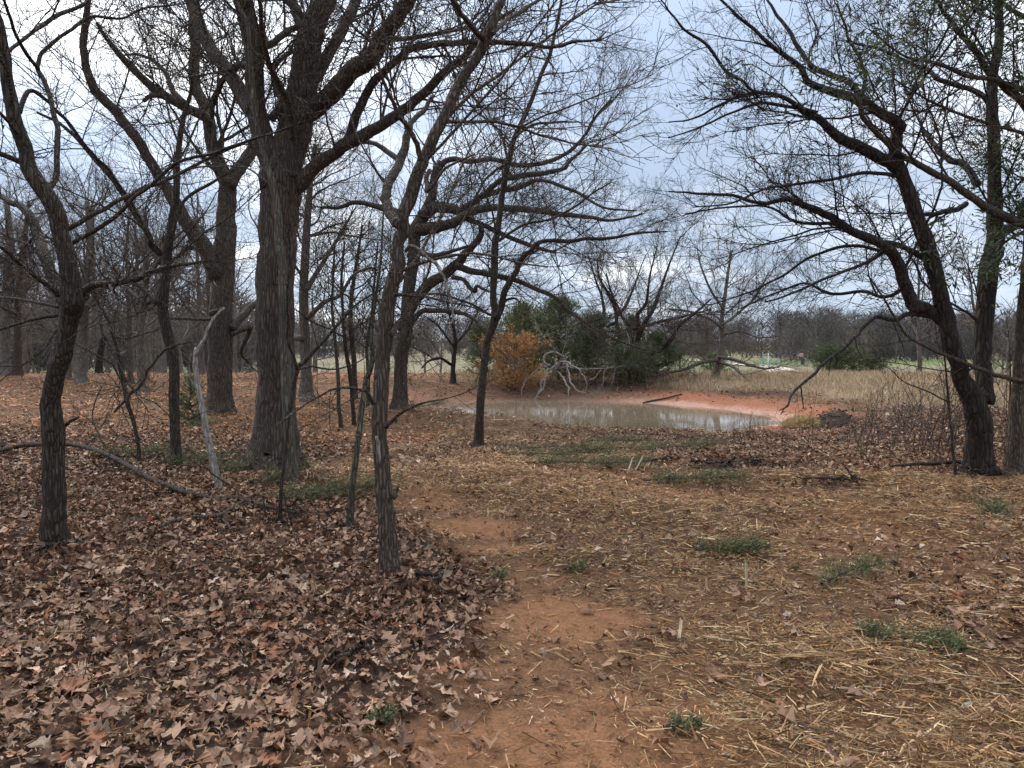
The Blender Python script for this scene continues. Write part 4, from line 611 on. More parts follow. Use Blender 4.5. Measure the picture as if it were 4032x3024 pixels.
{"name":"fallen_branch","label":"long fallen branch lying across the leaf litter, from the left picture edge to the oak","bark":"dark","tw":0.15,"base":[-4.103,8.71,0.006],"limbs":[{"k":"trunk","p":[[-3.111,1.5,0.081,0.034],[-3.145,2.11,0.074,0.0332],[-3.121,2.61,0.076,0.0319],[-2.854,2.68,0.078,0.0291],[-2.418,2.63,0.085,0.0319],[-1.422,1.65,0.095,0.0318],[-0.558,0.57,0.094,0.0309],[0.16,-0.34,0.099,0.03],[0.793,-1.0,0.085,0.0256],[1.249,-1.34,0.089,0.0226],[1.486,-1.35,0.091,0.0207],[1.828,-1.69,0.094,0.0162],[2.201,-2.0,0.094,0.0103]]},{"k":"limb","p":[[1.326,-0.9,0.016,0.014],[1.164,-0.9,0.166,0.01],[1.018,-0.9,0.265,0.008],[0.89,-0.9,0.414,0.006]]}]},
{"name":"fallen_branch","label":"forked fallen stick below the long fallen branch","bark":"brown","tw":0.2,"base":[-2.831,6.88,-0.003],"limbs":[{"k":"trunk","p":[[-0.07,-0.62,0.089,0.0151],[-0.046,-0.37,0.088,0.0176],[0.092,-0.27,0.089,0.0179],[0.261,-0.24,0.091,0.018],[0.266,0.08,0.09,0.0168],[0.263,0.39,0.09,0.0153],[0.244,0.92,0.09,0.0094]]},{"k":"limb","p":[[0.239,-0.13,0.061,0.0142],[0.37,-0.34,0.061,0.0118],[0.539,-0.67,0.066,0.0075]]}]},
{"name":"sapling","label":"thin whip between the fallen branch and the far left oak","bark":"grey","tw":0.3,"base":[-6.177,11.67,-0.008],"limbs":[{"k":"trunk","p":[[0.089,0.0,-0.1,0.0141],[-0.045,-0.04,0.097,0.014],[-0.138,-0.08,0.347,0.0122],[-0.148,-0.12,0.522,0.0122],[-0.059,-0.16,0.768,0.0104],[0.053,-0.2,0.963,0.0069]]}]},
{"name":"sapling","label":"leaning thin sapling stem left of the black double-stemmed oak","bark":"dark","tw":1.0,"base":[5.307,9.11,0.001],"limbs":[{"k":"trunk","p":[[0.007,0.0,-0.018,0.0192],[-0.028,0.04,0.314,0.0165],[-0.043,0.08,0.599,0.0166],[-0.061,0.12,0.984,0.0153],[-0.089,0.16,1.389,0.0112],[-0.136,0.2,1.737,0.007]]},{"k":"limb","p":[[-0.126,0.0,0.896,0.0096],[-0.469,-0.133,1.038,0.0081],[-0.766,-0.267,1.139,0.0067],[-1.02,-0.4,1.292,0.0039]]}]},
{"name":"sapling","label":"thin stem between the black double-stemmed oak and the right edge cedar","bark":"dark","tw":1.0,"base":[6.276,9.67,-0.016],"limbs":[{"k":"trunk","p":[[-0.017,0.0,-0.009,0.0146],[0.031,0.067,0.454,0.0147],[0.093,0.133,1.065,0.0118],[0.102,0.2,1.474,0.0089]]}]},
{"name":"fallen_branch","label":"dark log lying at the foot of the black double-stemmed oak","bark":"dark","tw":0.3,"base":[5.695,10.39,-0.053],"limbs":[{"k":"trunk","p":[[-1.092,-1.1,0.151,0.0112],[-0.758,-0.91,0.14,0.02],[-0.465,-0.81,0.135,0.0231],[-0.121,-0.63,0.127,0.0264],[0.058,-0.64,0.128,0.0323],[-0.103,-1.05,0.143,0.0337]]}]},
{"name":"fallen_branch","label":"straight dark stick angling out of the water on the far pond bank","bark":"dark","tw":0,"base":[4.691,25.56,-0.368],"limbs":[{"k":"trunk","p":[[-0.369,-0.29,-0.013,0.0228],[-0.029,-0.08,0.047,0.0307],[0.37,0.01,0.105,0.0308],[1.065,0.39,0.225,0.0234]]}]}
]
# <<< trees

def crook(P, rng, amt):
    """small natural bends; the ends stay put"""
    n = len(P)
    if n < 5: return P
    off = rng.normal(size=(n, 3))
    k = np.array([.25, .5, .25])
    for a in range(3):
        off[:, a] = np.convolve(off[:, a], k, 'same')
    off *= (P[:, 3]*amt*np.where(P[:, 3] > .05, .25, np.where(P[:, 3] > .02, .6, 1.0)))[:, None]
    off[0] = 0
    Q = P.copy(); Q[:, :3] += off
    return Q

def branch_variant(seed, buds=False):
    """one side branch with two orders of twigs, about 1.3 m long, running along +X"""
    rng = np.random.default_rng(seed)
    n = 10
    d = np.array([1., 0, 0]); p = np.zeros(3); P = [p]
    for k in range(n-1):
        d = unit(d+rng.normal(size=3)*np.array([.04, .15, .12])+np.array([0, 0, .035]))
        p = p+d*1.3/(n-1); P.append(p)
    P = np.array(P)[None]
    R = (.0098*(1-.68*np.linspace(0, 1, n)))[None]
    p2, r2 = spawn(P, R, rng, 9.5, .62, .5, 43, 7, .19, .035, .10, .6, .0058, .0036)
    p3, r3 = spawn(p2, r2, rng, 9.0, .26, .5, 42, 4, .20, .03, .12, .72, .0042, .0028, .65)
    p4, r4 = spawn(P, R, rng, 6, .22, .5, 50, 4, .2, .03, .2, .4, .004, .0028, .65)
    g = Geo()
    for pp, rr, sd in ((P, R, 5), (p2, r2, 3), (p3, r3, 3), (p4, r4, 3)):
        if len(pp):
            V, F = tube_arrays(pp, rr, sd); g.add(V, F)
    if buds:
        tp = np.concatenate([p2[:, 3], p2[:, -1], p3[:, -1], p3[:, 2]])
        tp = tp[rng.random(len(tp)) < .38]
        m = len(tp)
        dd = unit(np.array([.3, 0, -1.])+.5*rng.normal(size=(m, 3)))*rng.uniform(.02, .045, (m, 1))
        ss = unit(np.cross(dd, rng.normal(size=(m, 3))))*.0055
        o = np.arange(m)*4
        g.add(np.stack([tp, tp+dd*.6+ss, tp+dd, tp+dd*.6-ss], 1).reshape(-1, 3), np.stack([o, o+1, o+2, o+3], 1))
    return g
SPRAYS = {}
def spray_meshes(bark, buds):
    key = (bark, buds)
    if key not in SPRAYS:
        SPRAYS[key] = [branch_variant(900+k, buds).mesh('branch', BARK[bark], True) for k in range(7)]
    return SPRAYS[key]

def place_branches(root, limbs, rng, dens, bark, buds=False, lmax=1.9, ang=46, up=.05):
    """side branches along the limbs, each an object that shares one of a few shapes"""
    ms = spray_meshes(bark, buds)
    tips = []
    A = np.stack([resample(l, 30) for l in limbs])
    P, R = A[:, :, :3], A[:, :, 3]
    q, rr = spawn(P, R, rng, dens, .1, .1, ang, 2, .0, up, .12, 1.0, 9, .001)
    ends = A[:, -2]
    dirs = unit(A[:, -1, :3]-A[:, -3, :3])
    starts = np.concatenate([q[:, 0], ends[:, :3]]); D = np.concatenate([unit(q[:, 1]-q[:, 0]), dirs]); RR = np.concatenate([rr[:, 0], ends[:, 3]])
    if len(starts) > 290:
        k = rng.permutation(len(starts))[:290]
        starts, D, RR = starts[k], D[k], RR[k]
    for p, d, r in zip(starts, D, RR):
        L = float(np.clip(r*48, .55, lmax)*rng.uniform(.65, 1.25))
        o = bpy.data.objects.new('branch', ms[rng.integers(0, 7)])
        x = Vector(d); up = Vector((rng.normal()*.5, rng.normal()*.5, 1))
        y = up.cross(x).normalized(); z = x.cross(y)
        o.rotation_mode = 'QUATERNION'
        o.rotation_quaternion = Matrix((x, y, z)).transposed().to_quaternion()
        o.location = p
        sc = L/1.3
        o.scale = (sc, sc*rng.uniform(.85, 1.2), sc*rng.uniform(.85, 1.2))
        link(o, root)
        tips.append(p+d*L*.6)
    return np.array(tips)

def dead_leaf_geo(pts, rng, size=(.06, .12)):
    """hanging withered leaves: folded kite shapes"""
    n = len(pts)
    s = rng.uniform(*size, n)[:, None]
    d = unit(rng.normal(size=(n, 3))*.6+np.array([0, 0, -1.]))
    a = unit(np.cross(d, rng.normal(size=(n, 3))))
    nrm = np.cross(d, a)
    p0 = pts; p1 = pts+d*s*.5+a*s*.28+nrm*s*.12; p2 = pts+d*s; p3 = pts+d*s*.5-a*s*.28+nrm*s*.12
    V = np.stack([p0, p1, p2, p3], 1).reshape(-1, 3)
    b = np.arange(n)*4
    F = np.concatenate([np.stack([b, b+1, b+2], 1), np.stack([b, b+2, b+3], 1)])
    pal = np.array([(.17, .085, .045), (.23, .12, .065), (.12, .06, .035), (.20, .13, .085)])
    c = np.repeat(pal[rng.integers(0, 4, n)]*(.8+.4*rng.random((n, 1))), 4, 0)
    return V, F, c

def build_tree(T, seed):
    rng = np.random.default_rng(seed)
    base = np.array(T['base'])
    root = empty(T['name'], base)
    cat = {'snag': 'dead tree', 'fallen_tree': 'dead tree', 'fallen_branch': 'branch', 'dead_trunk': 'dead tree'}.get(T['name'], 'tree')
    tag(root, T['label'], cat)
    mat = BARK[T['bark']]
    limbs = []
    for l in T['limbs']:
        pts = np.array(l['p'])
        thick = pts[0, 3]
        C = catmull(pts, 5)
        C[:, 3] = np.maximum(C[:, 3], .0025)
        C = crook(C, rng, 1.5 if T['name'] == 'fallen_tree' else (.34 if l['k'] == 'trunk' else .5))
        sides = 14 if thick > .12 else (9 if thick > .03 else 6)
        if l['k'] == 'trunk':
            if T['name'] not in ('fallen_branch', 'fallen_tree'):
                # root flare, sunk a little into the ground
                first = C[0].copy(); first[2] = -.12; first[3] *= 1.12
                C = np.vstack([first, C])
            D = closed(C)
            V, F = tube_arrays(D[None, :, :3], D[None, :, 3], sides, .13, rng)
            if T['name'] not in ('fallen_branch', 'fallen_tree'):
                Q = V.reshape(len(D), sides, 3)
                th = np.arange(sides)*2*math.pi/sides
                zl = np.clip(D[:, 2]+.02, 0, None)[:, None]
                k = (.30+.22*np.cos(3*th+seed)+.16*np.cos(5*th+seed*2.3))[None]*np.exp(-zl/(.10+1.0*thick))
                V = (D[:, None, :3]+(Q-D[:, None, :3])*(1+k)[..., None]).reshape(-1, 3)
            mesh_obj('trunk', V, F, mat, root, True)
        else:
            D = closed(C)
            V, F = tube_arrays(D[None, :, :3], D[None, :, 3], sides, .14, rng)
            mesh_obj('stub' if l['k'] == 'stub' else 'limb', V, F, BARK[l['m']] if 'm' in l else mat, root, True)
        if l['k'] != 'stub':
            limbs.append((l['k'], C, l.get('m') or l.get('nb')))
    tw = T.get('tw', 1)
    if tw > 0:
        src = []
        lying = T['name'] in ('fallen_branch', 'fallen_tree')
        for k, C, m in limbs:
            if k == 'trunk' and not lying:
                n0 = int(len(C)*(.42 if C[3, 3] > .12 else .22))
                src.append(C[n0:])
            elif m is None:
                src.append(C)
        ex = T.get('extra', 0)
        if ex:
            tr = [C for k, C, m in limbs if k == 'trunk'][0]
            tr = resample(tr[int(len(tr)*.4):], 20)
            ln = np.linalg.norm(np.diff(tr[:, :3], axis=0), axis=1).sum()
            r0 = tr[5, 3]
            bp, br = spawn(tr[None, :, :3], tr[None, :, 3], rng, ex/ln*1.4, 2.6*min(1, r0/.12+.35), .35, 58, 14, .17, .03, .0, .40, .045, .012, .25)
            for i in range(len(bp)):
                C = np.concatenate([bp[i], br[i][:, None]], 1)
                V, F = tube_arrays(bp[i:i+1], br[i:i+1], 6, .14, rng)
                mesh_obj('limb', V, F, mat, root, True)
                src.append(C)
        buds = bool(T.get('buds'))
        tips = [place_branches(root, src, rng, 2.6*tw, T['bark'], buds, 1.9, 40 if buds else 46, .0 if buds else .05)]
        g = Geo()
        A = np.stack([resample(l, 26) for l in src])
        p, r = spawn(A[:, :, :3], A[:, :, 3], rng, 3.2*min(tw, 1.2), .42, .5, 58, 6, .2, .04, .15, .3, .006, .0032)
        if len(p):
            g.add(*tube_arrays(p, r, 3))
            p3, r3 = spawn(p, r, rng, 6, .2, .5, 46, 3, .2, .03, .2, .7, .004, .0028, .65)
            if len(p3): g.add(*tube_arrays(p3, r3, 3))
            g.build('crown', mat, root, True)
        nl = T.get('leaves', 0)
        if not nl and T['name'] in ('oak_tree',): nl = 22
        if nl and tips:
            tp = np.concatenate(tips)
            gg = Geo()
            gg.add(*dead_leaf_geo(tp[rng.integers(0, len(tp), nl)]+rng.normal(size=(nl, 3))*.15, rng, (.04, .09)))
            gg.build('withered_leaves', M_LEAF, root, False, tinted=True)
    return root

for i, T in enumerate(TREES):
    build_tree(T, 100+i)

# ------------------------------------------------------------------ leaf litter, mulch, grasses
LEAF_PAL = np.array([(.235, .120, .066), (.29, .165, .094), (.185, .090, .047), (.36, .225, .14), (.11, .055, .030), (.225, .125, .078), (.225, .088, .038), (.43, .30, .205), (.15, .080, .046)])
CHIP_PAL = np.array([(.43, .245, .105), (.52, .33, .155), (.36, .165, .060), (.19, .098, .043), (.62, .45, .25), (.095, .050, .027)])
rngS = np.random.default_rng(7)

def scatter(y0, y1, n, side=1.0, slope=.70):
    """even spread over the wedge of ground in front of the viewer, with a margin to both sides"""
    y = np.sqrt(rngS.random(n)*(y1*y1-y0*y0)+y0*y0)
    x = (rngS.random(n)*2-1)*(slope*y+side)
    return x, y

def frames(n, tilt):
    """random orthonormal frames whose normal leans at most about `tilt`"""
    az = rngS.random(n)*2*math.pi
    nrm = unit(np.stack([tilt*rngS.normal(size=n), tilt*rngS.normal(size=n), np.ones(n)], 1))
    d = np.stack([np.cos(az), np.sin(az), np.zeros(n)], 1)
    a = unit(d-nrm*(d*nrm).sum(1, keepdims=True))
    b = np.cross(nrm, a)
    return a, b, nrm

def leaf_template(stations, lobes, rng, slim=.36):
    """one lobed oak leaf: midrib plus two wavy edges, curled; unit length along x"""
    s = np.linspace(0, 1, stations)
    env = np.sin(np.pi*np.clip(s, 0, 1)**.8)**.7
    if stations > 6:
        wv = .62+.38*np.cos(2*np.pi*lobes*s+rng.random()*2)
        wv2 = .62+.38*np.cos(2*np.pi*lobes*s+rng.random()*2)
    else:
        wv = .65+.35*np.where(np.arange(stations) % 2, 1, -.6)
        wv2 = .65+.35*np.where(np.arange(stations) % 2, 1, -.6)
    wl = slim*env*wv*1.25+.012; wr = slim*env*wv2*1.25+.012
    cu, be, tw_ = rng.uniform(-.9, 1.6), rng.uniform(-.5, .7), rng.uniform(-.9, .9)
    zm = be*((s-.5)**2*2)
    up = cu*.55
    zl = zm+up*wl*1.1+tw_*(s-.5)*wl+.05*rng.normal(size=stations)*(env)
    zr = zm+up*wr*1.1-tw_*(s-.5)*wr+.05*rng.normal(size=stations)*(env)
    V = np.concatenate([np.stack([s-.5, wl, zl], 1), np.stack([s-.5, 0*s, zm], 1), np.stack([s-.5, -wr, zr], 1)])
    n = stations
    i = np.arange(n-1)
    F = np.concatenate([np.stack([n+i, n+i+1, i+1, i], 1), np.stack([2*n+i, 2*n+i+1, n+i+1, n+i], 1)])
    return V, F

def place_templates(g, tmpls, which, pos, size, a, b, nrm, col):
    for k, (V, F) in enumerate(tmpls):
        q = np.where(which == k)[0]
        if len(q) == 0: continue
        W_ = pos[q][:, None, :]+size[q][:, None, None]*(V[None, :, 0:1]*a[q][:, None, :]+V[None, :, 1:2]*b[q][:, None, :]+V[None, :, 2:3]*nrm[q][:, None, :])
        f = (F[None]+(np.arange(len(q))*len(V))[:, None, None]).reshape(-1, F.shape[1])
        g.add(W_.reshape(-1, 3), f, np.repeat(col[q], len(V), 0))

def leaf_colours(x, y, n):
    c = LEAF_PAL[rngS.choice(9, n, p=(.15, .17, .12, .10, .12, .13, .07, .06, .08))]  # natural leaf browns; share of pale ones raised to paint in sky sheen
    patch = fbm(x*.8, y*.8, 131, 3)[:, None]
    c = c*(.78+.5*patch)*(.6+.75*rngS.random((n, 1)))
    return c

def build_litter():
    trng = np.random.default_rng(11)
    hi = [leaf_template(9, trng.choice([2.5, 3, 3.5]) if k % 2 else .5, trng, trng.uniform(.26, .42) if k % 2 else trng.uniform(.14, .28)) for k in range(20)]
    md = [leaf_template(4, 2, trng, trng.uniform(.28, .42) if k % 2 else trng.uniform(.15, .26)) for k in range(14)]
    lo = []
    for k in range(10):
        w_, z_, q_ = trng.uniform(.22, .4), trng.uniform(-.1, .28), trng.uniform(-.15, .15)
        lo.append((np.array([(-.5, 0, q_), (trng.uniform(-.15, .15), w_, z_), (.5, 0, -q_*.5), (trng.uniform(-.15, .15), -w_, z_)]), np.array([(0, 2, 1), (0, 3, 2)])))
    g = Geo()
    for y0, y1, n, tm, smin, smax, lift, tilt in ((2.0, 5.0, 18500, hi, .032, .100, .045, .52), (5.0, 9.0, 38000, md, .038, .090, .05, .55), (9.0, 17.0, 64000, lo, .05, .105, .05, .55), (17.0, 35.0, 32000, lo, .08, .14, .035, .5)):
        x, y = scatter(y0, y1, n)
        m = ground_masks(x, y)
        keep = (rngS.random(n) < m['litter']) & (m['sd'] > .15)
        x, y = x[keep], y[keep]; n = len(x)
        size = smin+(smax-smin)*rngS.random(n)**1.6
        frag = rngS.random(n) < np.where(m['left'][keep] > .5, .35, .65)
        size = np.where(frag, size*.55, size)
        z = fine_height(x, y)+.006+lift*rngS.random(n)**1.5
        a, b, nrm = frames(n, tilt)
        place_templates(g, tm, rngS.integers(0, len(tm), n), np.stack([x, y, z], 1), size, a, b, nrm, leaf_colours(x, y, n))
    o = g.build('leaf_litter', M_LEAF, None, False, tinted=True)
    tag(o, 'brown dead oak leaves covering the woodland floor', 'leaves', kind='stuff')
    # the largest, nearest leaves one by one
    shapes = []
    for k in range(12):
        V, F = leaf_template(14, trng.choice([2.5, 3, 3.5]), trng, trng.uniform(.30, .44))
        c = LEAF_PAL[(0, 1, 2, 5, 8, 0, 1, 3, 6, 5, 4, 1)[k]]*trng.uniform(.9, 1.2)
        shapes.append(make_mesh('oak_leaf', V, F, M_LEAF, False, np.broadcast_to(c, V.shape)))
    x, y = scatter(2.35, 4.9, 2600, side=0)
    m = ground_masks(x, y)
    keep = np.where((rngS.random(2600) < m['litter']**1.3))[0][:300]
    for i in keep:
        o = bpy.data.objects.new('oak_leaf', shapes[rngS.integers(0, 12)])
        o.location = (x[i], y[i], float(fine_height(x[i], y[i]))+.03+.02*rngS.random())
        o.rotation_euler = (rngS.normal()*.3, rngS.normal()*.3, rngS.random()*6.28)
        s = rngS.uniform(.075, .125)
        o.scale = (s, s, s)
        link(o)
        tag(o, 'large dry brown lobed oak leaf lying on top of the nearest litter', 'leaf', 'large oak leaves on the nearest ground')

build_litter()

def chip_arrays(p, d, L, w, nrm, col, prism):
    n = len(p)
    b = np.cross(nrm, d)
    h = L[:, None]*.5; w2 = w[:, None]*.5
    if prism:
        e0 = p-d*h; e1 = p+d*h+nrm*w2
        V = np.stack([e0+b*w2, e0-b*w2, e0+nrm*w2*1.3, e1+b*w2*.35, e1-b*w2*.35, e1+nrm*w2*.5], 1).reshape(-1, 3)
        o = np.arange(n)*6
        F = np.concatenate([np.stack([o, o+2, o+5, o+3], 1), np.stack([o+2, o+1, o+4, o+5], 1), np.stack([o+1, o, o+3, o+4], 1)])
        return V, F, np.repeat(col, 6, 0)
    V = np.stack([p-d*h+b*w2, p-d*h-b*w2, p+d*h-b*w2*.4, p+d*h+b*w2*.4], 1).reshape(-1, 3)
    o = np.arange(n)*4
    return V, np.stack([o, o+1, o+2, o+3], 1), np.repeat(col, 4, 0)

def build_mulch():
    g = Geo()
    for y0, y1, n, l0, l1, w0, w1, prism, lift in ((2.0, 5.0, 26000, .03, .15, .003, .012, True, .055), (2.0, 5.0, 130000, .010, .080, .002, .007, False, .04), (5.0, 9.0, 26000, .04, .16, .005, .014, True, .055), (5.0, 9.0, 150000, .018, .12, .003, .010, False, .045),
                                                   (9.0, 17.0, 130000, .03, .20, .006, .016, False, .05), (17.0, 35.0, 85000, .08, .3, .012, .028, False, .06)):
        x, y = scatter(y0, y1, n)
        m = ground_masks(x, y)
        clump = sstep(.34, .60, fbm(x*1.1, y*1.1, 141, 4))
        keep = (rngS.random(n) < m['mulch']*(.35+.65*clump)) & (m['sd'] > .2)
        x, y, cl = x[keep], y[keep], clump[keep]; n = len(x)
        L = l0+(l1-l0)*rngS.random(n)**2.6
        w = (w0+(w1-w0)*rngS.random(n)**(1.4 if prism else 2))
        az = rngS.random(n)*2*math.pi
        # fibres lie mostly along the swath of the cutter
        az = np.where(rngS.random(n) < .5, -.5+.6*rngS.normal(size=n)+1.2*(vnoise(x*.6, y*.6, 151)-.5)*2, az)
        pitch = .22*rngS.normal(size=n)+np.where(rngS.random(n) < .03, .6, 0)
        d = unit(np.stack([np.cos(az)*np.cos(pitch), np.sin(az)*np.cos(pitch), np.sin(pitch)], 1))
        nrm = unit(np.cross(np.cross(d, np.array([[0, 0, 1.]])), d)+.25*rngS.normal(size=(n, 3)))
        z = fine_height(x, y)+.006+lift*cl*rngS.random(n)
        tone = fbm(x*.6, y*.6, 161, 3)
        pick = rngS.random(n)+.5*(tone-.5)
        pal = CHIP_PAL[np.digitize(np.clip(pick, 0, .999), [.20, .36, .54, .76, .83])%6]
        col = pal*(.40+1.05*rngS.random((n, 1))**1.6)*np.where(((m['left'][keep] > .5) & (y > 11))[:, None], np.array([[1.18, .85, .66]]), 1.0)
        g.add(*chip_arrays(np.stack([x, y, z], 1), d, L, w, nrm, col, prism))
    o = g.build('wood_mulch', M_CHIP, None, False, tinted=True)
    tag(o, 'shredded orange-brown wood fibres and splinters strewn over the clearing', 'mulch', kind='stuff')

build_mulch()

def build_crumbs():
    g = Geo()
    for y0, y1, n, r0, r1 in ((2.0, 5.0, 9000, .003, .014), (5.0, 9.0, 12000, .005, .02)):
        x, y = scatter(y0, y1, n)
        m = ground_masks(x, y)
        k = rngS.random(n) < .25+.75*np.maximum(m['soil'], m['path'])*sstep(.35, .6, fbm(x*2, y*2, 191, 3))
        k &= m['left'] < .6
        x, y = x[k], y[k]; n = len(x)
        r = (r0+(r1-r0)*rngS.random(n)**3)[:, None]
        c0 = np.stack([x, y, fine_height(x, y)+.002], 1)
        base = np.array([(1, 0, 0), (-.5, .87, 0), (-.5, -.87, 0), (0, 0, .9)])
        V = (c0[:, None]+r[:, None]*(base[None]+.45*rngS.normal(size=(n, 4, 3)))).reshape(-1, 3)
        o = np.arange(n)*4
        F = np.concatenate([np.stack([o, o+1, o+3], 1), np.stack([o+1, o+2, o+3], 1), np.stack([o+2, o, o+3], 1)])
        c = np.array([(.30, .13, .055), (.22, .10, .047), (.15, .075, .04), (.36, .17, .075)])[rngS.integers(0, 4, n)]*(.7+.5*rngS.random((n, 1)))
        g.add(V, F, np.repeat(c, 4, 0))
    tag(g.build('soil_crumbs', M_CHIP, None, False, tinted=True), 'crumbs of orange clay over the bare soil of the path', 'soil', kind='stuff')

build_crumbs()

def blades(x, y, z, hmin, hmax, w, lean, pal, g, lay=0.0):
    n = len(x)
    h = rngS.uniform(hmin, hmax, n)
    az = rngS.random(n)*2*math.pi
    ln = np.abs(rngS.normal(size=n))*lean+lay
    tip = np.stack([x+np.cos(az)*ln*h, y+np.sin(az)*ln*h, z+h/np.sqrt(1+ln*ln)], 1)
    sa = rngS.random(n)*math.pi
    wv = np.stack([np.cos(sa), np.sin(sa)*.5, 0*sa], 1)*w*(.6+.8*rngS.random((n, 1)))
    p = np.stack([x, y, z-.01], 1)
    mid = p*.45+tip*.55+np.array([0, 0, .12])*h[:, None]
    V = np.stack([p+wv, p-wv, mid-wv*.6, mid+wv*.6, tip], 1).reshape(-1, 3)
    o = np.arange(n)*5
    c = pal[rngS.integers(0, len(pal), n)]*(.75+.5*rngS.random((n, 1)))
    g.add(V, np.stack([o, o+1, o+2, o+3], 1), np.repeat(c, 5, 0))
    g.f.setdefault(3, []).append(np.stack([o+3, o+2, o+4], 1)+(g.n-len(V)))

def build_grass():
    tan = np.array([(.45, .33, .19), (.52, .40, .245), (.39, .27, .15), (.42, .33, .21), (.33, .23, .13)])
    g = Geo()
    n = 120000
    x = rngS.uniform(-4, 24, n); y = rngS.uniform(17, 36, n)
    m = ground_masks(x, y)
    k = (rngS.random(n) < m['grass']*(.35+.65*sstep(.35, .6, fbm(x*.9, y*.9, 171, 3)))*(1-m['field'])) & (x < .72*y+2)
    x, y = x[k], y[k]
    tall = .6+.6*fbm(x*.5, y*.5, 173, 2)
    blades(x, y, ground_height(x, y), .10, .34, .007, .55, tan, g, .2)
    tag(g.build('dry_grass', M_GRASS, None, False, tinted=True), 'tan dry grass over the pond dam', 'grass', kind='stuff')
    green = np.array([(.16, .22, .07), (.22, .27, .11), (.12, .18, .055), (.27, .29, .15)])
    g = Geo()
    n = 30000
    x = rngS.uniform(3, 11, n); y = rngS.uniform(16, 28, n)
    sd = pond_distance(x, y)
    k = rngS.random(n) < np.exp(-((sd-1.75-.25*(vnoise(x, y, 181)-.5))/.28)**2)*sstep(.35, .6, vnoise(x*.9, y*.9, 183))*sstep(4.8, 5.8, x)
    x, y = x[k], y[k]
    blades(x, y, ground_height(x, y), .03, .09, .008, .6, green, g)
    # thin growth at the near water's edge
    n = 2600
    x = rngS.uniform(-1, 6, n); y = rngS.uniform(15.5, 20.5, n)
    sd = pond_distance(x, y)
    k = (sd > -.25) & (sd < .5)
    x, y = x[k], y[k]
    blades(x, y, np.maximum(ground_height(x, y), WATER_Z-.05), .12, .4, .004, .15, np.array([(.33, .27, .15), (.26, .25, .12), (.2, .16, .09)]), g)
    # tufts in the field close behind the dam
    n = 26000
    x = rngS.uniform(-26, 26, n); y = rngS.uniform(36, 70, n)
    k = rngS.random(n) < sstep(.35, .6, fbm(x*.3, y*.3, 187, 3))
    x, y = x[k], y[k]
    blades(x, y, ground_height(x, y), .15, .5, .014, .4, np.array([(.29, .25, .145), (.23, .24, .12), (.33, .28, .17)]), g)
    tag(g.build('green_grass', M_GRASS, None, False, tinted=True), 'sparse green grass along the red pond bank and field', 'grass', kind='stuff')

build_grass()

# ------------------------------------------------------------------ cedars and cedar slash
CEDAR_PAL = np.array([(.040, .062, .024), (.060, .085, .033), (.085, .108, .045), (.050, .064, .032), (.105, .105, .05)])
RUST_PAL = np.array([(.46, .25, .085), (.38, .195, .065), (.52, .31, .12), (.30, .155, .06)])

def spray(g, p, d, n_, ln, w, spread, pal, rng):
    """n_ fine scale-leaf shoots around each point p, running along d"""
    m = len(p)
    P = np.repeat(p, n_, 0)+rng.normal(size=(m*n_, 3))*spread
    D = unit(np.repeat(d, n_, 0)+.55*rng.normal(size=(m*n_, 3)))
    S = unit(np.cross(D, rng.normal(size=D.shape)))
    L = (ln*(.6+.8*rng.random(m*n_)))[:, None]
    W_ = w*(.6+.8*rng.random((m*n_, 1)))
    V = np.stack([P, P+D*L*.5+S*W_, P+D*L, P+D*L*.5-S*W_], 1).reshape(-1, 3)
    o = np.arange(m*n_)*4
    c = np.repeat(np.repeat(pal[rng.integers(0, len(pal), m)], n_, 0)*(.7+.6*rng.random((m*n_, 1))), 4, 0)
    g.add(V, np.stack([o, o+1, o+2, o+3], 1), c)

def cedar(name, label, loc, h, r, n_br, seed, pal=CEDAR_PAL, shape=.6, low=.03, fine=1.0, cat='tree', lean=0.0, clump=1.0):
    rng = np.random.default_rng(seed)
    z0 = float(ground_height(np.array([loc[0]]), np.array([loc[1]]))[0])
    root = tag(empty(name, (loc[0], loc[1], z0)), label, cat)
    t = np.linspace(0, 1, 9)
    C = np.stack([lean*t*h+.03*rng.normal(size=9), .03*rng.normal(size=9), -.1+t*h*.97], 1)
    V, F = tube_arrays(C[None], (.04*h/2.5*(1-.9*t)+.006)[None], 7, .1, rng)
    mesh_obj('trunk', V, F, BARK['brown'], root, True)
    g = Geo(); tw = Geo()
    n_br = int(n_br*1.7)
    tt = low+(1-low)*rng.random(n_br)**1.15
    az = rng.random(n_br)*2*math.pi
    lump = .55+.7*vnoise(az*1.6+seed, tt*5, seed)+.2*rng.normal(size=n_br)
    R_ = r*np.maximum((1-tt)**shape*(.6+.4*sstep(0, .18, tt)), .05)*lump*np.where(rng.random(n_br) < .12, 1.35, 1)
    st = np.stack([lean*tt*h, 0*tt, tt*h*.95], 1)
    out = np.stack([np.cos(az), np.sin(az), .35+.5*tt], 1)
    en = st+out*R_[:, None]
    mid = (st+en)/2+np.array([0, 0, -.04])*h*.3
    P = np.stack([st, mid, en], 1)
    V, F = tube_arrays(P, np.stack([.012+0*tt, .008+0*tt, .004+0*tt], 1), 3)
    tw.add(V, F)
    tw.build('branches', BARK['brown'], root, True)
    k = int(8*fine*clump)
    f = .3+.7*rng.random((n_br, k))**.7
    pts = (st[:, None]*(1-f[..., None])+en[:, None]*f[..., None]).reshape(-1, 3)+rng.normal(size=(n_br*k, 3))*.05*r
    dd = unit(np.repeat(out, k, 0)+np.array([0, 0, .45])+.3*rng.normal(size=(n_br*k, 3)))
    spray(g, pts, dd, 6, .12*(r/1.2)**.5, .011*(r/1.2)**.5, .05*r**.5, pal, rng)
    g.build('crown', M_CEDAR, root, False, tinted=True)
    return root

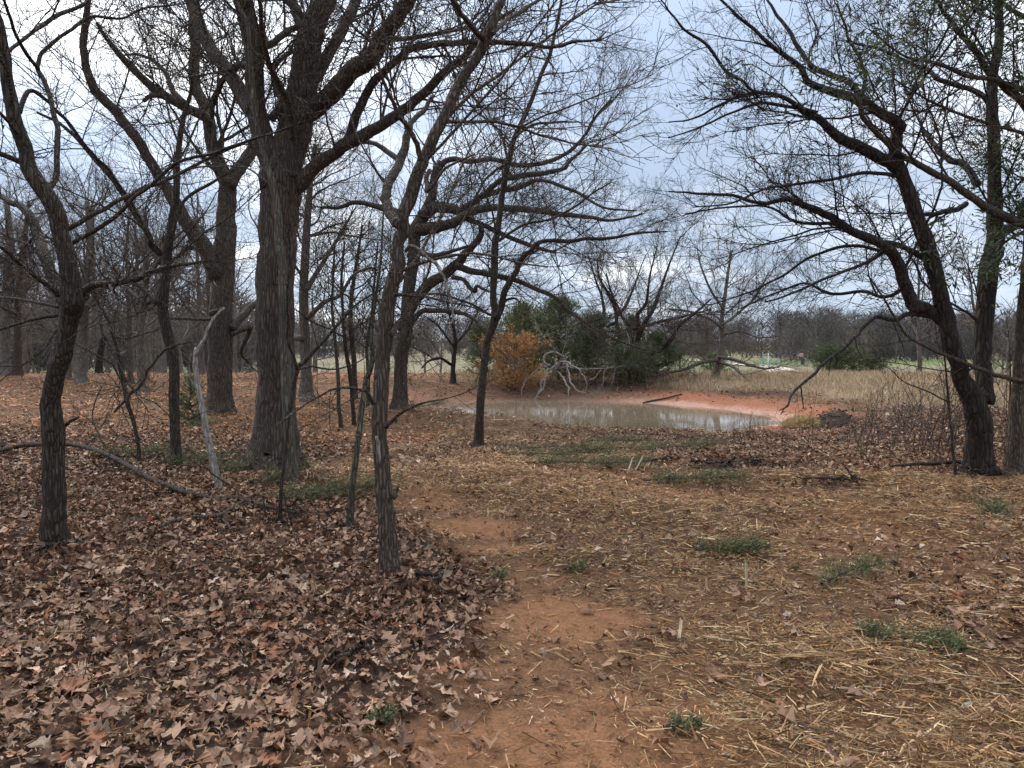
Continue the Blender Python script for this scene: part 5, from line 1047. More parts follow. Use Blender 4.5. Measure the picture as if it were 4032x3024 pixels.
cedar('cedar_tree', 'tall pointed green cedar at the middle of the thicket across the pond', (1.85, 30.2), 3.2, 1.7, 135, 31, CEDAR_PAL*1.5)
cedar('cedar_tree', 'yellowish green cedar at the left of the thicket, behind the rust-orange cedar', (.45, 30.4), 2.9, 1.8, 135, 32, CEDAR_PAL*np.array([2.1, 1.9, 1.5]))
cedar('cedar_tree', 'low grey-green cedar left of the rust-orange cedar beside the brown-leaved oak', (-1.2, 30.6), 2.1, .95, 70, 33, CEDAR_PAL*1.6)
cedar('cedar_tree', 'dark cedar behind the bleached fallen limb', (3.3, 30.0), 2.5, 1.45, 115, 34, CEDAR_PAL*1.1)
cedar('cedar_tree', 'low spreading cedar right of the bleached fallen limb', (4.4, 28.7), 1.3, 1.35, 70, 35, CEDAR_PAL*1.3)
cedar('cedar_tree', 'bushy green cedar under the wide dark oak on the dam', (5.6, 29.6), 1.7, 1.25, 90, 36, CEDAR_PAL*1.4)
cedar('cedar_tree', 'dark slim cedar standing just behind the wide dark oak', (4.9, 31.2), 2.5, .85, 70, 37, CEDAR_PAL*1.2)
cedar('cedar_tree', 'rust-orange dead cedar on the pond bank', (.15, 28.0), 1.8, 1.5, 40, 38, RUST_PAL*np.array([.95, .92, 1.0]), .36, clump=2.2)
cedar('cedar_shrub', 'rounded green cedar shrub beyond the dry grass at the right of the dam', (15.6, 37), 1.3, 1.6, 90, 39, CEDAR_PAL*1.1, .5, cat='shrub')
cedar('cedar_shrub', 'small green cedar shrub beside the rounded one beyond the dry grass', (17.6, 37.6), .9, 1.0, 50, 40, CEDAR_PAL, .5, cat='shrub')
cedar('cedar_shrub', 'olive shrub under the drooping branches of the grey spreading oak', (9.9, 37.0), 1.0, 1.1, 50, 41, CEDAR_PAL*1.3, .5, cat='shrub')
cedar('cedar_seedling', 'little cedar seedling between the shaggy kinked tree and the white snag', (-6.15, 14.7), 1.0, .35, 30, 42, CEDAR_PAL*1.5, .5, cat='seedling')

def cedar_sprig(label, x, y, ln, wd, ht, az, n_br, seed, pal=CEDAR_PAL*np.array([1.85, 1.5, 1.5])):
    """a cut cedar bough lying on the ground"""
    rng = np.random.default_rng(seed)
    z0 = float(fine_height(np.array([x]), np.array([y]))[0])
    root = tag(empty('cedar_bough', (x, y, z0), az), label, 'cedar bough', 'cut cedar boughs on the ground')
    t = np.linspace(0, 1, 7)
    C = np.stack([(t-.5)*ln, .05*ln*np.sin(3*t), .03+ht*.45*t], 1)
    V, F = tube_arrays(C[None], (.012*(1-.7*t))[None], 5)
    mesh_obj('stem', V, F, BARK['brown'], root, True)
    f = rng.random(n_br)
    st = np.stack([(f-.5)*ln, 0*f, .03+ht*.4*f], 1)
    sgn = np.where(rng.random(n_br) < .5, -1, 1)
    out = np.stack([.8+.3*rng.normal(size=n_br), sgn*(.5+.5*rng.random(n_br)), .25+.5*rng.random(n_br)], 1)
    en = st+unit(out)*(wd*(.35+.65*rng.random(n_br)))[:, None]*np.array([1, 1, ht/wd*1.3])
    V, F = tube_arrays(np.stack([st, (st+en)/2, en], 1), np.full((n_br, 3), .003), 3)
    mesh_obj('twigs', V, F, BARK['brown'], root, True)
    k = 7
    q = .15+.85*rng.random((n_br, k))
    pts = (st[:, None]*(1-q[..., None])+en[:, None]*q[..., None]).reshape(-1, 3)
    g = Geo()
    spray(g, pts, unit(np.repeat(out, k, 0)+.3*rng.normal(size=(n_br*k, 3))), 7, .045*min(1, ln+.3), .0030, .04*min(1, ln+.2), pal, rng)
    g.build('foliage', M_CEDAR, root, False, tinted=True)

BOUGHS = [
 ('bushy cut cedar bough at the right foot of the largest oak', -1.95, 7.75, 1.0, .42, .32, .3, 70),
 ('thin green bough at the foot of the sapling by the largest oak', -2.6, 8.6, .7, .35, .35, 1.2, 30),
 ('flat green bough behind the far left oak and fallen branch', -5.3, 10.6, 1.1, .5, .22, .1, 60),
 ('faded green bough at the foot of the shaggy kinked tree', -4.2, 10.0, .9, .5, .25, -.3, 45),
 ('faded green bough between the white snag and the largest oak', -3.4, 9.4, .7, .4, .25, .6, 35),
 ('green bough at the foot of the second thickest oak', -6.0, 14.2, 1.0, .6, .3, .2, 45),
 ('green bough beside the slim Y-forked tree', .35, 12.2, 1.2, .5, .16, .1, 45),
 ('long green bough lying just beyond the pale mulch swath', .9, 9.9, 1.4, .45, .2, -.3, 80),
 ('dull green bough left of the long one beyond the pale mulch swath', .25, 10.8, 1.0, .4, .14, -.2, 35),
 ('dark green bough before the heap of torn roots', 2.0, 8.6, .95, .32, .16, -.1, 70),
 ('green bough nearer the pond, left of the heap of torn roots', 1.3, 11.9, 1.1, .5, .18, .2, 50),
 ('grey-green bough between the heap of torn roots and the pond', 2.6, 12.0, 1.3, .6, .2, .4, 60),
 ('grey-green bough nearest the pond edge', 1.9, 13.6, 1.2, .6, .2, -.2, 45),
 ('small bright green bough alone on the mulch at mid right', 1.62, 5.75, .42, .16, .08, 0, 40),
 ('upright green cedar sprig at the right on the bare brown ground', 4.25, 6.7, .3, .22, .22, 1.3, 30),
 ('dark green bough lying across the mulch at lower right', 2.02, 3.95, .42, .12, .06, -.5, 45),
 ('sparse green sprig above the dark bough at lower right', 2.25, 5.1, .5, .2, .12, .6, 22),
 ('tiny green sprig on the orange soil path', .42, 5.25, .2, .1, .06, .3, 12),
 ('tiny green sprig near the bottom edge of the path', -.55, 3.1, .18, .08, .05, 1.0, 12),
 ('tiny green sprig by the bottom edge, right of the path', .66, 2.95, .2, .08, .05, .2, 14),
 ('tiny green sprig right of the nearest centre tree', -.1, 5.0, .16, .1, .07, .8, 10),
 ('green bough by the pond left end', -2.5, 19.6, 1.1, .7, .5, .2, 50),
]
for i, (lb, x, y, ln, wd, ht, az, nb) in enumerate(BOUGHS):
    if lb.startswith('tiny'): ln, wd, ht = ln*.6, wd*.6, ht*.6
    cedar_sprig(lb, x, y, ln*1.1, wd*1.15, ht*.7, az, int(nb*(.8 if y > 8 else .9)), 300+i)

# foliage tufts on the right edge cedar
def cedar_tufts():
    rng = np.random.default_rng(77)
    root = [o for o in COL.objects if o.get('label', '').startswith('shaggy cedar trunk')][0]
    b = np.array(root.location)
    g = Geo()
    for cx, cy, cz, r, n in ((6.05, 9.3, 3.75, .42, 60), (6.25, 9.2, 2.65, .35, 45), (5.95, 8.3, 5.35, .5, 40), (5.3, 8.3, 5.15, .45, 40), (4.35, 7.9, 4.95, .45, 34), (4.9, 8.2, 5.4, .4, 30), (3.2, 7.6, 4.25, .4, 26),
                             (5.2, 8.7, 2.75, .5, 26), (5.55, 8.9, 2.45, .4, 26), (6.3, 9.3, 3.2, .3, 30), (3.7, 7.8, 4.5, .35, 22), (5.7, 8.6, 4.6, .4, 24)):
        p = np.array([cx, cy, cz])+rng.normal(size=(n, 3))*np.array([r, r*.5, r*.45])
        d = unit(rng.normal(size=(n, 3))*.6+np.array([-.6, 0, -.25]))
        spray(g, p-b, d, 16, .10, .009, .06, CEDAR_PAL*.9, rng)
    g.build('crown', M_CEDAR, root, False, tinted=True)
cedar_tufts()

# ------------------------------------------------------------------ background trees
def wild_tree(seed, height, spread, detail=1.0):
    """trunk, limbs and twigs of a bare oak as meshes, base at the origin"""
    rng = np.random.default_rng(seed)
    n = 14
    t = np.linspace(0, 1, n)
    lean = rng.normal(size=2)*.06
    tr = np.stack([lean[0]*t*height+.05*np.cumsum(rng.normal(size=n))*.5, lean[1]*t*height+.05*np.cumsum(rng.normal(size=n))*.5, t*height*.78], 1)
    r = height*.015*(1-.82*t); r[0] *= 1.3
    tr[0, 2] = -.2
    g = Geo(); V, F = tube_arrays(tr[None], r[None], 8, .12, rng); g.add(V, F)
    p0, r0 = spawn(tr[None], r[None], rng, 15/height, spread, .35, 60, 12, .16, .055, .26, .55, .11, .03, .22)
    V, F = tube_arrays(p0, r0, 5, .12, rng); g.add(V, F)
    p1, r1 = spawn(p0, r0, rng, 2.0*detail, spread*.42, .45, 50, 8, .19, .04, .15, .5, .035, .009)
    p2, r2 = spawn(p1, r1, rng, 3.2*detail, spread*.2, .5, 46, 5, .2, .03, .1, .6, .014, .007)
    p3, r3 = spawn(p2, r2, rng, 3.4*detail, spread*.10, .5, 46, 3, .2, .02, .1, .8, .009, .006)
    c = Geo()
    for p, rr, s in ((p1, r1, 3), (p2, r2, 3), (p3, r3, 3)):
        V, F = tube_arrays(p, rr, s); c.add(V, F)
    return g.mesh('trunk', None, True), c.mesh('crown', None, True)

VARIANTS = [wild_tree(500+k, 9.0, 3.3, 1.15) for k in range(6)]
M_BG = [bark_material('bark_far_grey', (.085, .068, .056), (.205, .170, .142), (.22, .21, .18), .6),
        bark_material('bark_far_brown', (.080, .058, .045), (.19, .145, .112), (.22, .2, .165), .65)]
for k, (a, c) in enumerate(VARIANTS):
    a.materials.append(M_BG[k % 2]); c.materials.append(M_BG[k % 2])

def bg_tree(x, y, s, rz, k, label, group):
    z = float(ground_height(np.array([x]), np.array([y]))[0])
    root = empty('bare_tree', (x, y, z), rz)
    root.scale = (s, s, s)
    tag(root, label, 'tree', group)
    link(bpy.data.objects.new('trunk', VARIANTS[k][0]), root)
    link(bpy.data.objects.new('crown', VARIANTS[k][1]), root)

rngB = np.random.default_rng(9)
def place_bg(n, x0, x1, y0, y1, s0, s1, label, group, mind=2.2):
    done = []
    tries = 0
    while len(done) < n and tries < 4000:
        tries += 1
        y = rngB.uniform(y0, y1)
        u = rngB.uniform(x0, x1)
        x = u*y
        if any((x-a)**2+(y-b)**2 < mind**2 for a, b in done): continue
        done.append((x, y))
        bg_tree(x, y, rngB.uniform(s0, s1), rngB.random()*6.28, int(rngB.integers(0, 6)), label, group)

place_bg(5, -.80, -.34, 26, 34, .85, 1.1, 'tall bare tree on the mulch rise among the far left oaks', 'bare trees on the mulch rise')
place_bg(62, -.80, -.36, 35, 85, .95, 1.35, 'bare tree in the dense far wood at the left', 'bare trees in the far left wood')
place_bg(22, -.40, -.08, 42, 95, .65, 1.05, 'bare tree behind the oaks at the field edge, left of centre', 'bare trees along the field edge')
place_bg(9, .06, .30, 36, 60, .55, .8, 'pale bare tree behind the pond dam cedars', 'bare trees behind the pond dam')
place_bg(9, .50, .80, 24, 60, .6, .95, 'bare tree behind the black double-stemmed oak', 'bare trees behind the right edge oak')
place_bg(5, .33, .50, 118, 150, .75, 1.0, 'bare tree on the green verge before the distant wood', 'bare trees on the distant verge', 6)

# thicket of thin stems at the right, behind the double-stemmed oak
def thin_shrub(label, x, y, h, spread, n, seed, group='leafless thin shrubs', mat='grey', lean=(0, 0)):
    rng = np.random.default_rng(seed)
    z0 = float(ground_height(np.array([x]), np.array([y]))[0])
    root = tag(empty('bare_shrub', (x, y, z0)), label, 'shrub', group)
    k = 8
    st = np.zeros((n, 1, 3)); st[:, 0, :2] = rng.normal(size=(n, 2))*spread*.35
    d = unit(np.stack([rng.normal(size=n)*.28*spread/h+lean[0], rng.normal(size=n)*.28*spread/h+lean[1], np.ones(n)], 1))
    P = np.empty((n, k, 3)); P[:, 0] = st[:, 0]; P[:, 0, 2] = -.05
    p = P[:, 0].copy(); L = h*(.5+.6*rng.random(n))
    for j in range(1, k):
        d = unit(d+.13*rng.normal(size=(n, 3))+np.array([0, 0, .02]))
        p = p+d*(L/(k-1))[:, None]
        P[:, j] = p
    R = (.0065*(1-.7*np.linspace(0, 1, k)))[None]*np.ones((n, 1))*(.6+.6*rng.random((n, 1)))
    for q in range(n):
        V, F = tube_arrays(P[q:q+1], R[q:q+1], 4)
        mesh_obj('stem', V, F, BARK[mat], root, True)
    g = Geo()
    p1, r1 = spawn(P, R, rng, 4.5, .38, .5, 45, 5, .2, .05, .2, .7, .004, .0028)
    p2, r2 = spawn(p1, r1, rng, 5, .18, .5, 45, 4, .2, .04, .1, .8, .003, .0025)
    for p_, r_ in ((p1, r1), (p2, r2)):
        V, F = tube_arrays(p_, r_, 3); g.add(V, F)
    if g.n: g.build('crown', BARK[mat], root, True)

SHR = [('thin bare shrub left of the black double-stemmed oak, nearest the pond', 5.2, 11.2, 1.3, .8, 12, 'grey'),
 ('thin bare shrub thicket against the left side of the black double-stemmed oak', 5.3, 9.9, 1.6, .8, 14, 'grey'),
 ('thin bare shrub behind the foot of the black double-stemmed oak', 6.3, 11.0, 1.8, .9, 14, 'brown'),
 ('thin bare shrub at the right picture edge behind the cedar trunk', 7.0, 10.6, 2.0, .8, 12, 'brown'),
 ('grey bare thicket between the dry grass and the double-stemmed oak', 6.6, 13.2, 1.7, 1.3, 26, 'grey'),
 ('grey bare thicket right of the double-stemmed oak', 8.0, 13.0, 2.2, 1.5, 26, 'grey'),
 ('low bare weed clump on the leaf litter before the dry grass', 4.3, 13.6, .65, .7, 12, 'grey'),
 ('low bare weed clump beside the straw tuft near the pond', 5.6, 14.6, .6, .7, 12, 'grey'),
 ('tall thin weed stems at the red bank right of the pond', 5.9, 15.6, 1.5, .3, 4, 'brown'),
 ('bare shrub among the far left oaks', -9.5, 20.0, 1.3, .8, 12, 'grey'),
 ('bare shrub at the foot of the oak behind the nearest centre tree', -2.9, 17.6, 1.4, .9, 12, 'grey'),
 ('dry leafless shrub in front of the dam cedars', 2.7, 29.0, 2.4, 1.0, 16, 'grey'),
 ('dry leafless shrub behind the bleached fallen limb', 4.1, 29.6, 2.6, 1.2, 16, 'brown'),
 ('tangled grey brush in front of the dark cedar on the dam', 3.6, 28.5, 1.7, 1.3, 22, 'grey'),
 ('tangled grey brush under the wide dark oak', 5.0, 28.8, 1.5, 1.3, 20, 'grey'),
 ('tangled grey brush between the dam oaks', 6.7, 30.2, 1.6, 1.4, 20, 'grey'),
 ('wispy bare shrub left of the far left oak at the picture edge', -4.6, 7.2, 1.3, .5, 6, 'brown'),
 ('wispy bare shrub left of the mossy sapling', -2.0, 6.6, .7, .3, 5, 'dark'),
 ('bare brush at the field edge behind the second thickest oak', -9.5, 34.0, 1.9, 1.2, 16, 'grey'),
 ('bare brush at the field edge behind the largest oak', -10.8, 36.0, 1.9, 1.5, 16, 'grey'),
 ('bare brush at the field edge right of the largest oak', -7.6, 34.5, 1.9, 1.5, 16, 'grey'),
 ('bare brush at the field edge behind the slender clump of stems', -5.2, 34.5, 1.9, 1.3, 16, 'grey')]
for i, (lb, x, y, h, sp, n, mt) in enumerate(SHR):
    thin_shrub(lb, x, y, h, sp, n, 700+i, mat=mt)

# ------------------------------------------------------------------ distant wood: one mass of slender bare trees
def build_far_wood():
    rng = np.random.default_rng(55)
    rows = []
    for n, u0, u1, y0, y1, h0, h1 in ((230, -.95, .95, 205, 250, 10, 14), (230, -.95, .95, 250, 330, 9, 13), (130, .34, .95, 160, 205, 9, 12), (180, -.95, .95, 330, 460, 12, 17), (150, -.95, -.33, 75, 190, 7, 10)):
        y = rng.uniform(y0, y1, n); x = rng.uniform(u0, u1, n)*y
        rows.append(np.stack([x, y, rng.uniform(h0, h1, n)], 1))
    A = np.concatenate(rows)
    z = ground_height(A[:, 0], A[:, 1])
    g = Geo()
    m = len(A)
    # trunks
    P = np.stack([np.stack([A[:, 0], A[:, 1], z-.3], 1), np.stack([A[:, 0]+rng.normal(size=m)*.3, A[:, 1], z+A[:, 2]*.45], 1), np.stack([A[:, 0]+rng.normal(size=m)*.6, A[:, 1], z+A[:, 2]*.95], 1)], 1)
    R = np.stack([.18+.08*rng.random(m), .12+0*z, .04+0*z], 1)
    V, F = tube_arrays(P, R, 4)
    tone = np.array([(.115, .098, .088), (.14, .12, .108), (.098, .085, .078), (.135, .11, .094)])[rng.integers(0, 4, m)]
    g.add(V, F, np.repeat(tone, 12, 0))
    # limbs and twigs as thin three-sided splinters
    for per, l0, l1, w, tlo in ((16, 1.6, 3.6, .06, .18), (380, .6, 2.2, .050, .08), (110, .6, 1.8, .06, .0)):
        k = m*per
        idx = np.repeat(np.arange(m), per)
        t = rng.uniform(tlo, 1.0, k)
        rad = A[idx, 2]*.30*np.sin(np.pi*np.clip(t*.92, .12, 1))**.6*(rng.random(k)**.6 if per > 50 else 0)
        az = rng.random(k)*2*math.pi
        p = np.stack([A[idx, 0]+np.cos(az)*rad, A[idx, 1]+np.sin(az)*rad, z[idx]+t*A[idx, 2]*(.95 if tlo > 0 else .3)], 1)
        d = unit(np.stack([np.cos(az)+.5*rng.normal(size=k), np.sin(az)+.5*rng.normal(size=k), .7+.6*rng.random(k)], 1))
        L = rng.uniform(l0, l1, k)[:, None]
        s = unit(np.cross(d, np.array([[0, 1., 0]])))*w
        V = np.stack([p+s, p-s, p+d*L], 1).reshape(-1, 3)
        o = np.arange(k)*3
        g.add(V, np.stack([o, o+1, o+2], 1), np.repeat(tone[idx]*(.8+.4*rng.random((k, 1))), 3, 0))
    o = g.build('distant_wood', M_FARWOOD, None, False, tinted=True)
    tag(o, 'grey-brown leafless wood along the far side of the field', 'wood', kind='stuff')
build_far_wood()

# ------------------------------------------------------------------ small things
def box(g, c, s, rz=0, col=None):
    x, y, z = np.array(s)/2
    V = np.array([(-x, -y, -z), (x, -y, -z), (x, y, -z), (-x, y, -z), (-x, -y, z), (x, -y, z), (x, y, z), (-x, y, z)], float)
    R_ = np.array([[math.cos(rz), -math.sin(rz), 0], [math.sin(rz), math.cos(rz), 0], [0, 0, 1]])
    g.add(V@R_.T+np.array(c), np.array([(0, 3, 2, 1), (4, 5, 6, 7), (0, 1, 5, 4), (1, 2, 6, 5), (2, 3, 7, 6), (3, 0, 4, 7)]), col)

def gz(x, y):
    return float(ground_height(np.array([x]), np.array([y]))[0])

def gfz(x, y):
    return float(fine_height(np.array([x]), np.array([y]))[0])

M_WHITE = plain('white_paint', (.78, .78, .77), .5, 0, .06)
M_GREENM = plain('green_enamel', (.16, .34, .30), .45, 0, .1)
M_DARK = plain('dark_metal', (.03, .03, .035), .5, 0, .2)
M_GLASS = plain('car_glass', (.02, .025, .03), .08, 0, .05)
M_TYRE = plain('tyre_rubber', (.02, .02, .02), .8)
M_RIM = plain('wheel_rim', (.45, .45, .46), .3, .8)
M_RED = plain('flag_red', (.45, .03, .04), .8)
M_FWHITE = plain('flag_white', (.75, .75, .75), .8, 0, .04)
M_BLUE = plain('flag_blue', (.02, .035, .13), .8)
M_SHED = plain('shed_sheet', (.62, .68, .70), .45, .1, .06)
M_ROOF = plain('shed_roof', (.50, .53, .55), .4, .2, .06)

def flag():
    x, y = 55.5, 150.0
    root = tag(empty('flag', (x, y, gz(x, y))), 'red, white and blue striped flag flying from a short pole at the distant road', 'flag')
    C = np.array([[0, 0, -.3], [0, 0, 1.2], [0, 0, 2.2]])
    V, F = tube_arrays(C[None], np.full((1, 3), .025), 8)
    mesh_obj('pole', V, F, M_DARK, root, True)
    wd, ht = 1.30, .80
    top = 2.1
    def cloth(name, x0, x1, z0, z1, mat, off, parent):
        n = 9
        s = np.linspace(x0, x1, n)
        wav = .07*np.sin(s*6.5)+off
        dr = -.10*s
        lo = np.stack([s+.03, wav, top-z1+dr], 1); hi = np.stack([s+.03, wav, top-z0+dr], 1)
        Vv = np.concatenate([lo, hi, lo+np.array([0, .006, 0]), hi+np.array([0, .006, 0])])
        i = np.arange(n-1)
        Ff = np.concatenate([np.stack([i, i+1, n+i+1, n+i], 1), np.stack([2*n+i, 3*n+i, 3*n+i+1, 2*n+i+1], 1)])
        return mesh_obj(name, Vv, Ff, mat, parent)
    for k in range(13):
        cloth('stripe', 0, wd, ht*k/13, ht*(k+1)/13, M_RED if k % 2 == 0 else M_FWHITE, 0, root)
    can = cloth('canton', 0, wd*.4, 0, ht*7/13, M_BLUE, -.012, root)
    g = Geo()
    for r in range(9):
        for c in range(6 if r % 2 == 0 else 5):
            sx = wd*.4*((c+.5)/6+(0 if r % 2 == 0 else 1/12)); sz = ht*7/13*(r+1)/10
            a = np.arange(10)*math.pi/5
            rr = np.where(np.arange(10) % 2 == 0, .022, .009)
            yy = .07*math.sin(sx*6.5)-.022
            g.add(np.stack([sx+.03+rr*np.sin(a), np.full(10, yy), top-sz-.1*sx+rr*np.cos(a)], 1), np.arange(10)[None])
    g.build('stars', M_FWHITE, can)
flag()

def gate():
    x, y = 39.9, 122.0
    root = tag(empty('field_gate', (x, y, gz(x, y)), -1.0), 'open pale green tubular gate beside the distant gravel road', 'gate')
    L, Hh = 3.2, 1.25
    for k in range(5):
        zz = .22+k*.25
        V, F = tube_arrays(np.array([[[0, 0, zz], [L/2, 0, zz], [L, 0, zz]]]), np.full((1, 3), .035), 6)
        mesh_obj('rail', V, F, M_GREENM, root, True)
    for xx in (0, L*.5, L):
        V, F = tube_arrays(np.array([[[xx, 0, .15], [xx, 0, .7], [xx, 0, Hh]]]), np.full((1, 3), .04), 6)
        mesh_obj('upright', V, F, M_GREENM, root, True)
    V, F = tube_arrays(np.array([[[-.12, 0, -.3], [-.12, 0, .7], [-.12, 0, 2.1]]]), np.full((1, 3), .09), 8)
    mesh_obj('hinge_post', V, F, M_GREENM, root, True)
gate()

def post(x, y, h, lb):
    root = tag(empty('fence_post', (x, y, gz(x, y))), lb, 'post')
    V, F = tube_arrays(np.array([[[0, 0, -.3], [0, 0, h/2], [0, 0, h]]]), np.array([[.10, .10, .095]]), 8)
    mesh_obj('shaft', V, F, M_WHITE, root, True)
    g = Geo()
    a = np.arange(8)*math.pi/4
    g.add(np.concatenate([np.stack([.11*np.cos(a), .11*np.sin(a), np.full(8, h)], 1), [[0, 0, h+.07]]]), np.stack([np.arange(8), (np.arange(8)+1) % 8, np.full(8, 8)], 1))
    g.build('cap', M_WHITE, root)
post(42.0, 126.0, 1.9, 'white post right of the distant green gate')
post(35.2, 125.0, 1.5, 'white post left of the distant green gate')

def barrels(x, y, lb):
    root = tag(empty('water_barrel', (x, y, gz(x, y))), lb, 'barrel')
    t = np.linspace(0, 1, 9)
    P = np.stack([0*t, 0*t, t*1.1], 1); R = .30+.05*np.sin(np.pi*t)
    V, F = tube_arrays(P[None], R[None], 14)
    mesh_obj('body', V, F, M_DARK, root, True)
    for zz in (.35, .75):
        V, F = tube_arrays(np.array([[[0, 0, zz-.03], [0, 0, zz], [0, 0, zz+.03]]]), np.array([[.345, .37, .345]]), 14)
        mesh_obj('hoop', V, F, M_DARK, root, True)
    a = np.arange(14)*2*math.pi/14
    mesh_obj('lid', np.stack([.3*np.cos(a), .3*np.sin(a), np.full(14, 1.1)], 1), np.arange(14)[None], M_DARK, root)
barrels(51.4, 136.0, 'dark barrel below and right of the distant flag')

def gravel_road():
    pts = np.array([(22, 58), (25.9, 70), (31, 88), (35, 104), (37.6, 118), (39.6, 132), (41.5, 150), (42, 178)], float)
    C = catmull(pts, 6)
    d = np.gradient(C, axis=0); nrm = np.stack([-d[:, 1], d[:, 0]], 1); nrm /= np.linalg.norm(nrm, axis=1, keepdims=True)
    rows = [C+nrm*w for w in np.linspace(-1.7, 1.7, 5)]
    A = np.stack(rows, 1)
    Z = ground_height(A[..., 0], A[..., 1])+.14
    V = np.concatenate([A, Z[..., None]], -1).reshape(-1, 3)
    n, w = A.shape[:2]
    i = np.arange(n-1)[:, None]*w+np.arange(w-1)[None]
    F = np.stack([i, i+1, i+w+1, i+w], -1).reshape(-1, 4)
    o = mesh_obj('gravel_road', V, F, plain('gravel', (.46, .37, .28), .9, 0, .2, 3), None, True)
    o['kind'] = 'structure'
gravel_road()

def car():
    x, y = -62.5, 182.0
    root = tag(empty('parked_car', (x, y, gz(x, y)), .1), 'white car parked in the far field, seen past the largest oak', 'car')
    prof = np.array([(-2.2, .35), (-2.25, .75), (-2.1, .95), (-1.2, 1.05), (-.55, 1.52), (1.0, 1.55), (1.75, 1.08), (2.15, .98), (2.25, .6), (2.2, .35)])
    n = len(prof)
    hw = np.where(prof[:, 1] > 1.2, .68, .88)
    V = np.concatenate([np.stack([prof[:, 0], -hw, prof[:, 1]], 1), np.stack([prof[:, 0], hw, prof[:, 1]], 1)])
    i = np.arange(n); j = (i+1) % n
    mesh_obj('body', V, [np.stack([i, j, n+j, n+i], 1), np.array([i[::-1]]), np.array([n+i])], M_WHITE, root)
    for s in (-1, 1):
        for (a, b, c, d) in (((-1.0, 1.1), (-.52, 1.46), (.2, 1.48), (.2, 1.1)), ((.28, 1.1), (.28, 1.48), (.95, 1.48), (1.55, 1.1))):
            mesh_obj('side_window', np.array([(p[0], s*(.89 if p[1] < 1.3 else .70), p[1]) for p in (a, b, c, d)]), np.array([[0, 1, 2, 3]]), M_GLASS, root)
        for wx in (-1.4, 1.4):
            a = np.linspace(-.1, .1, 3)
            V, F = tube_arrays(np.stack([np.full(3, wx), s*.82+a, np.full(3, .33)], 1)[None], np.array([[.30, .33, .30]]), 14)
            w = mesh_obj('wheel', V, F, M_TYRE, root, True)
            th = np.arange(12)*math.pi/6
            mesh_obj('rim', np.stack([wx+.2*np.cos(th), np.full(12, s*.93), .33+.2*np.sin(th)], 1), np.arange(12)[None], M_RIM, w)
    mesh_obj('windscreen', np.array([(-1.17, -.66, 1.09), (-1.17, .66, 1.09), (-.6, .6, 1.49), (-.6, -.6, 1.49)]), np.array([[0, 1, 2, 3]]), M_GLASS, root)
    mesh_obj('rear_window', np.array([(1.72, -.6, 1.12), (1.72, .6, 1.12), (1.08, .6, 1.53), (1.08, -.6, 1.53)]), np.array([[0, 1, 2, 3]]), M_GLASS, root)
car()

def shed():
    x, y = -56.5, 230.0
    root = tag(empty('metal_shed', (x, y, gz(x, y)), .15), 'pale bluish metal shed in the far field, right of the largest oak', 'shed')
    w, d, h, e = 5.2, 4.0, 2.0, 2.6
    V = np.array([(-w/2, -d/2, -.2), (w/2, -d/2, -.2), (w/2, d/2, -.2), (-w/2, d/2, -.2), (-w/2, -d/2, h), (w/2, -d/2, h), (w/2, d/2, h), (-w/2, d/2, h), (-w/2, 0, e), (w/2, 0, e)], float)
    mesh_obj('wall', V, [np.array([(0, 1, 5, 4), (2, 3, 7, 6)]), np.array([(1, 2, 6, 9, 5), (3, 0, 4, 8, 7)])], M_SHED, root)
    o = .15
    for s in (-1, 1):
        yy = s*(d/2+o)
        V = np.array([(-w/2-o, yy, h-.05), (w/2+o, yy, h-.05), (w/2+o, 0, e+.05), (-w/2-o, 0, e+.05)])
        V = np.concatenate([V, V+np.array([0, 0, .05])])
        mesh_obj('roof_sheet', V, np.array([(0, 1, 2, 3), (7, 6, 5, 4), (0, 4, 5, 1), (1, 5, 6, 2), (3, 2, 6, 7), (0, 3, 7, 4)]), M_ROOF, root)
    g = Geo(); box(g, (.6, -d/2-.03, .95), (1.9, .05, 1.9)); dr = g.build('door', M_ROOF, root)
    g = Geo(); box(g, (-.2, -d/2-.08, .95), (.05, .05, .25)); g.build('handle', M_DARK, dr)
    g = Geo(); box(g, (-1.7, -d/2-.03, 1.2), (.8, .05, .6)); g.build('window', M_GLASS, root)
shed()

# ------------------------------------------------------------------ piles, splinters and sticks
def straw_mound():
    rng = np.random.default_rng(91)
    x, y = 6.35, 16.75
    z0 = gz(x, y)
    root = tag(empty('straw_tuft', (x, y, z0)), 'rounded tuft of golden dry grass at the right end of the pond', 'grass tuft')
    g = Geo()
    n = 2600
    a = rng.random(n)*2*math.pi; r = np.sqrt(rng.random(n))
    bx, by = r*np.cos(a)*.42, r*np.sin(a)*.30
    bz = .24*np.sqrt(np.maximum(1-r*r, 0))
    d = unit(np.stack([bx*1.2-.25+.3*rng.normal(size=n), by*1.2+.3*rng.normal(size=n), .25-.35*r+.25*rng.normal(size=n)], 1))
    c = np.array([(.47, .34, .15), (.40, .28, .12), (.54, .41, .20)])[rng.integers(0, 3, n)]
    L = .10+.14*rng.random(n)
    nrm = unit(np.cross(d, rng.normal(size=(n, 3))))
    g.add(*chip_arrays(np.stack([bx, by, bz], 1), d, L, np.full(n, .008), nrm, c, False))
    g.build('straw', M_GRASS, root, False, tinted=True)
straw_mound()

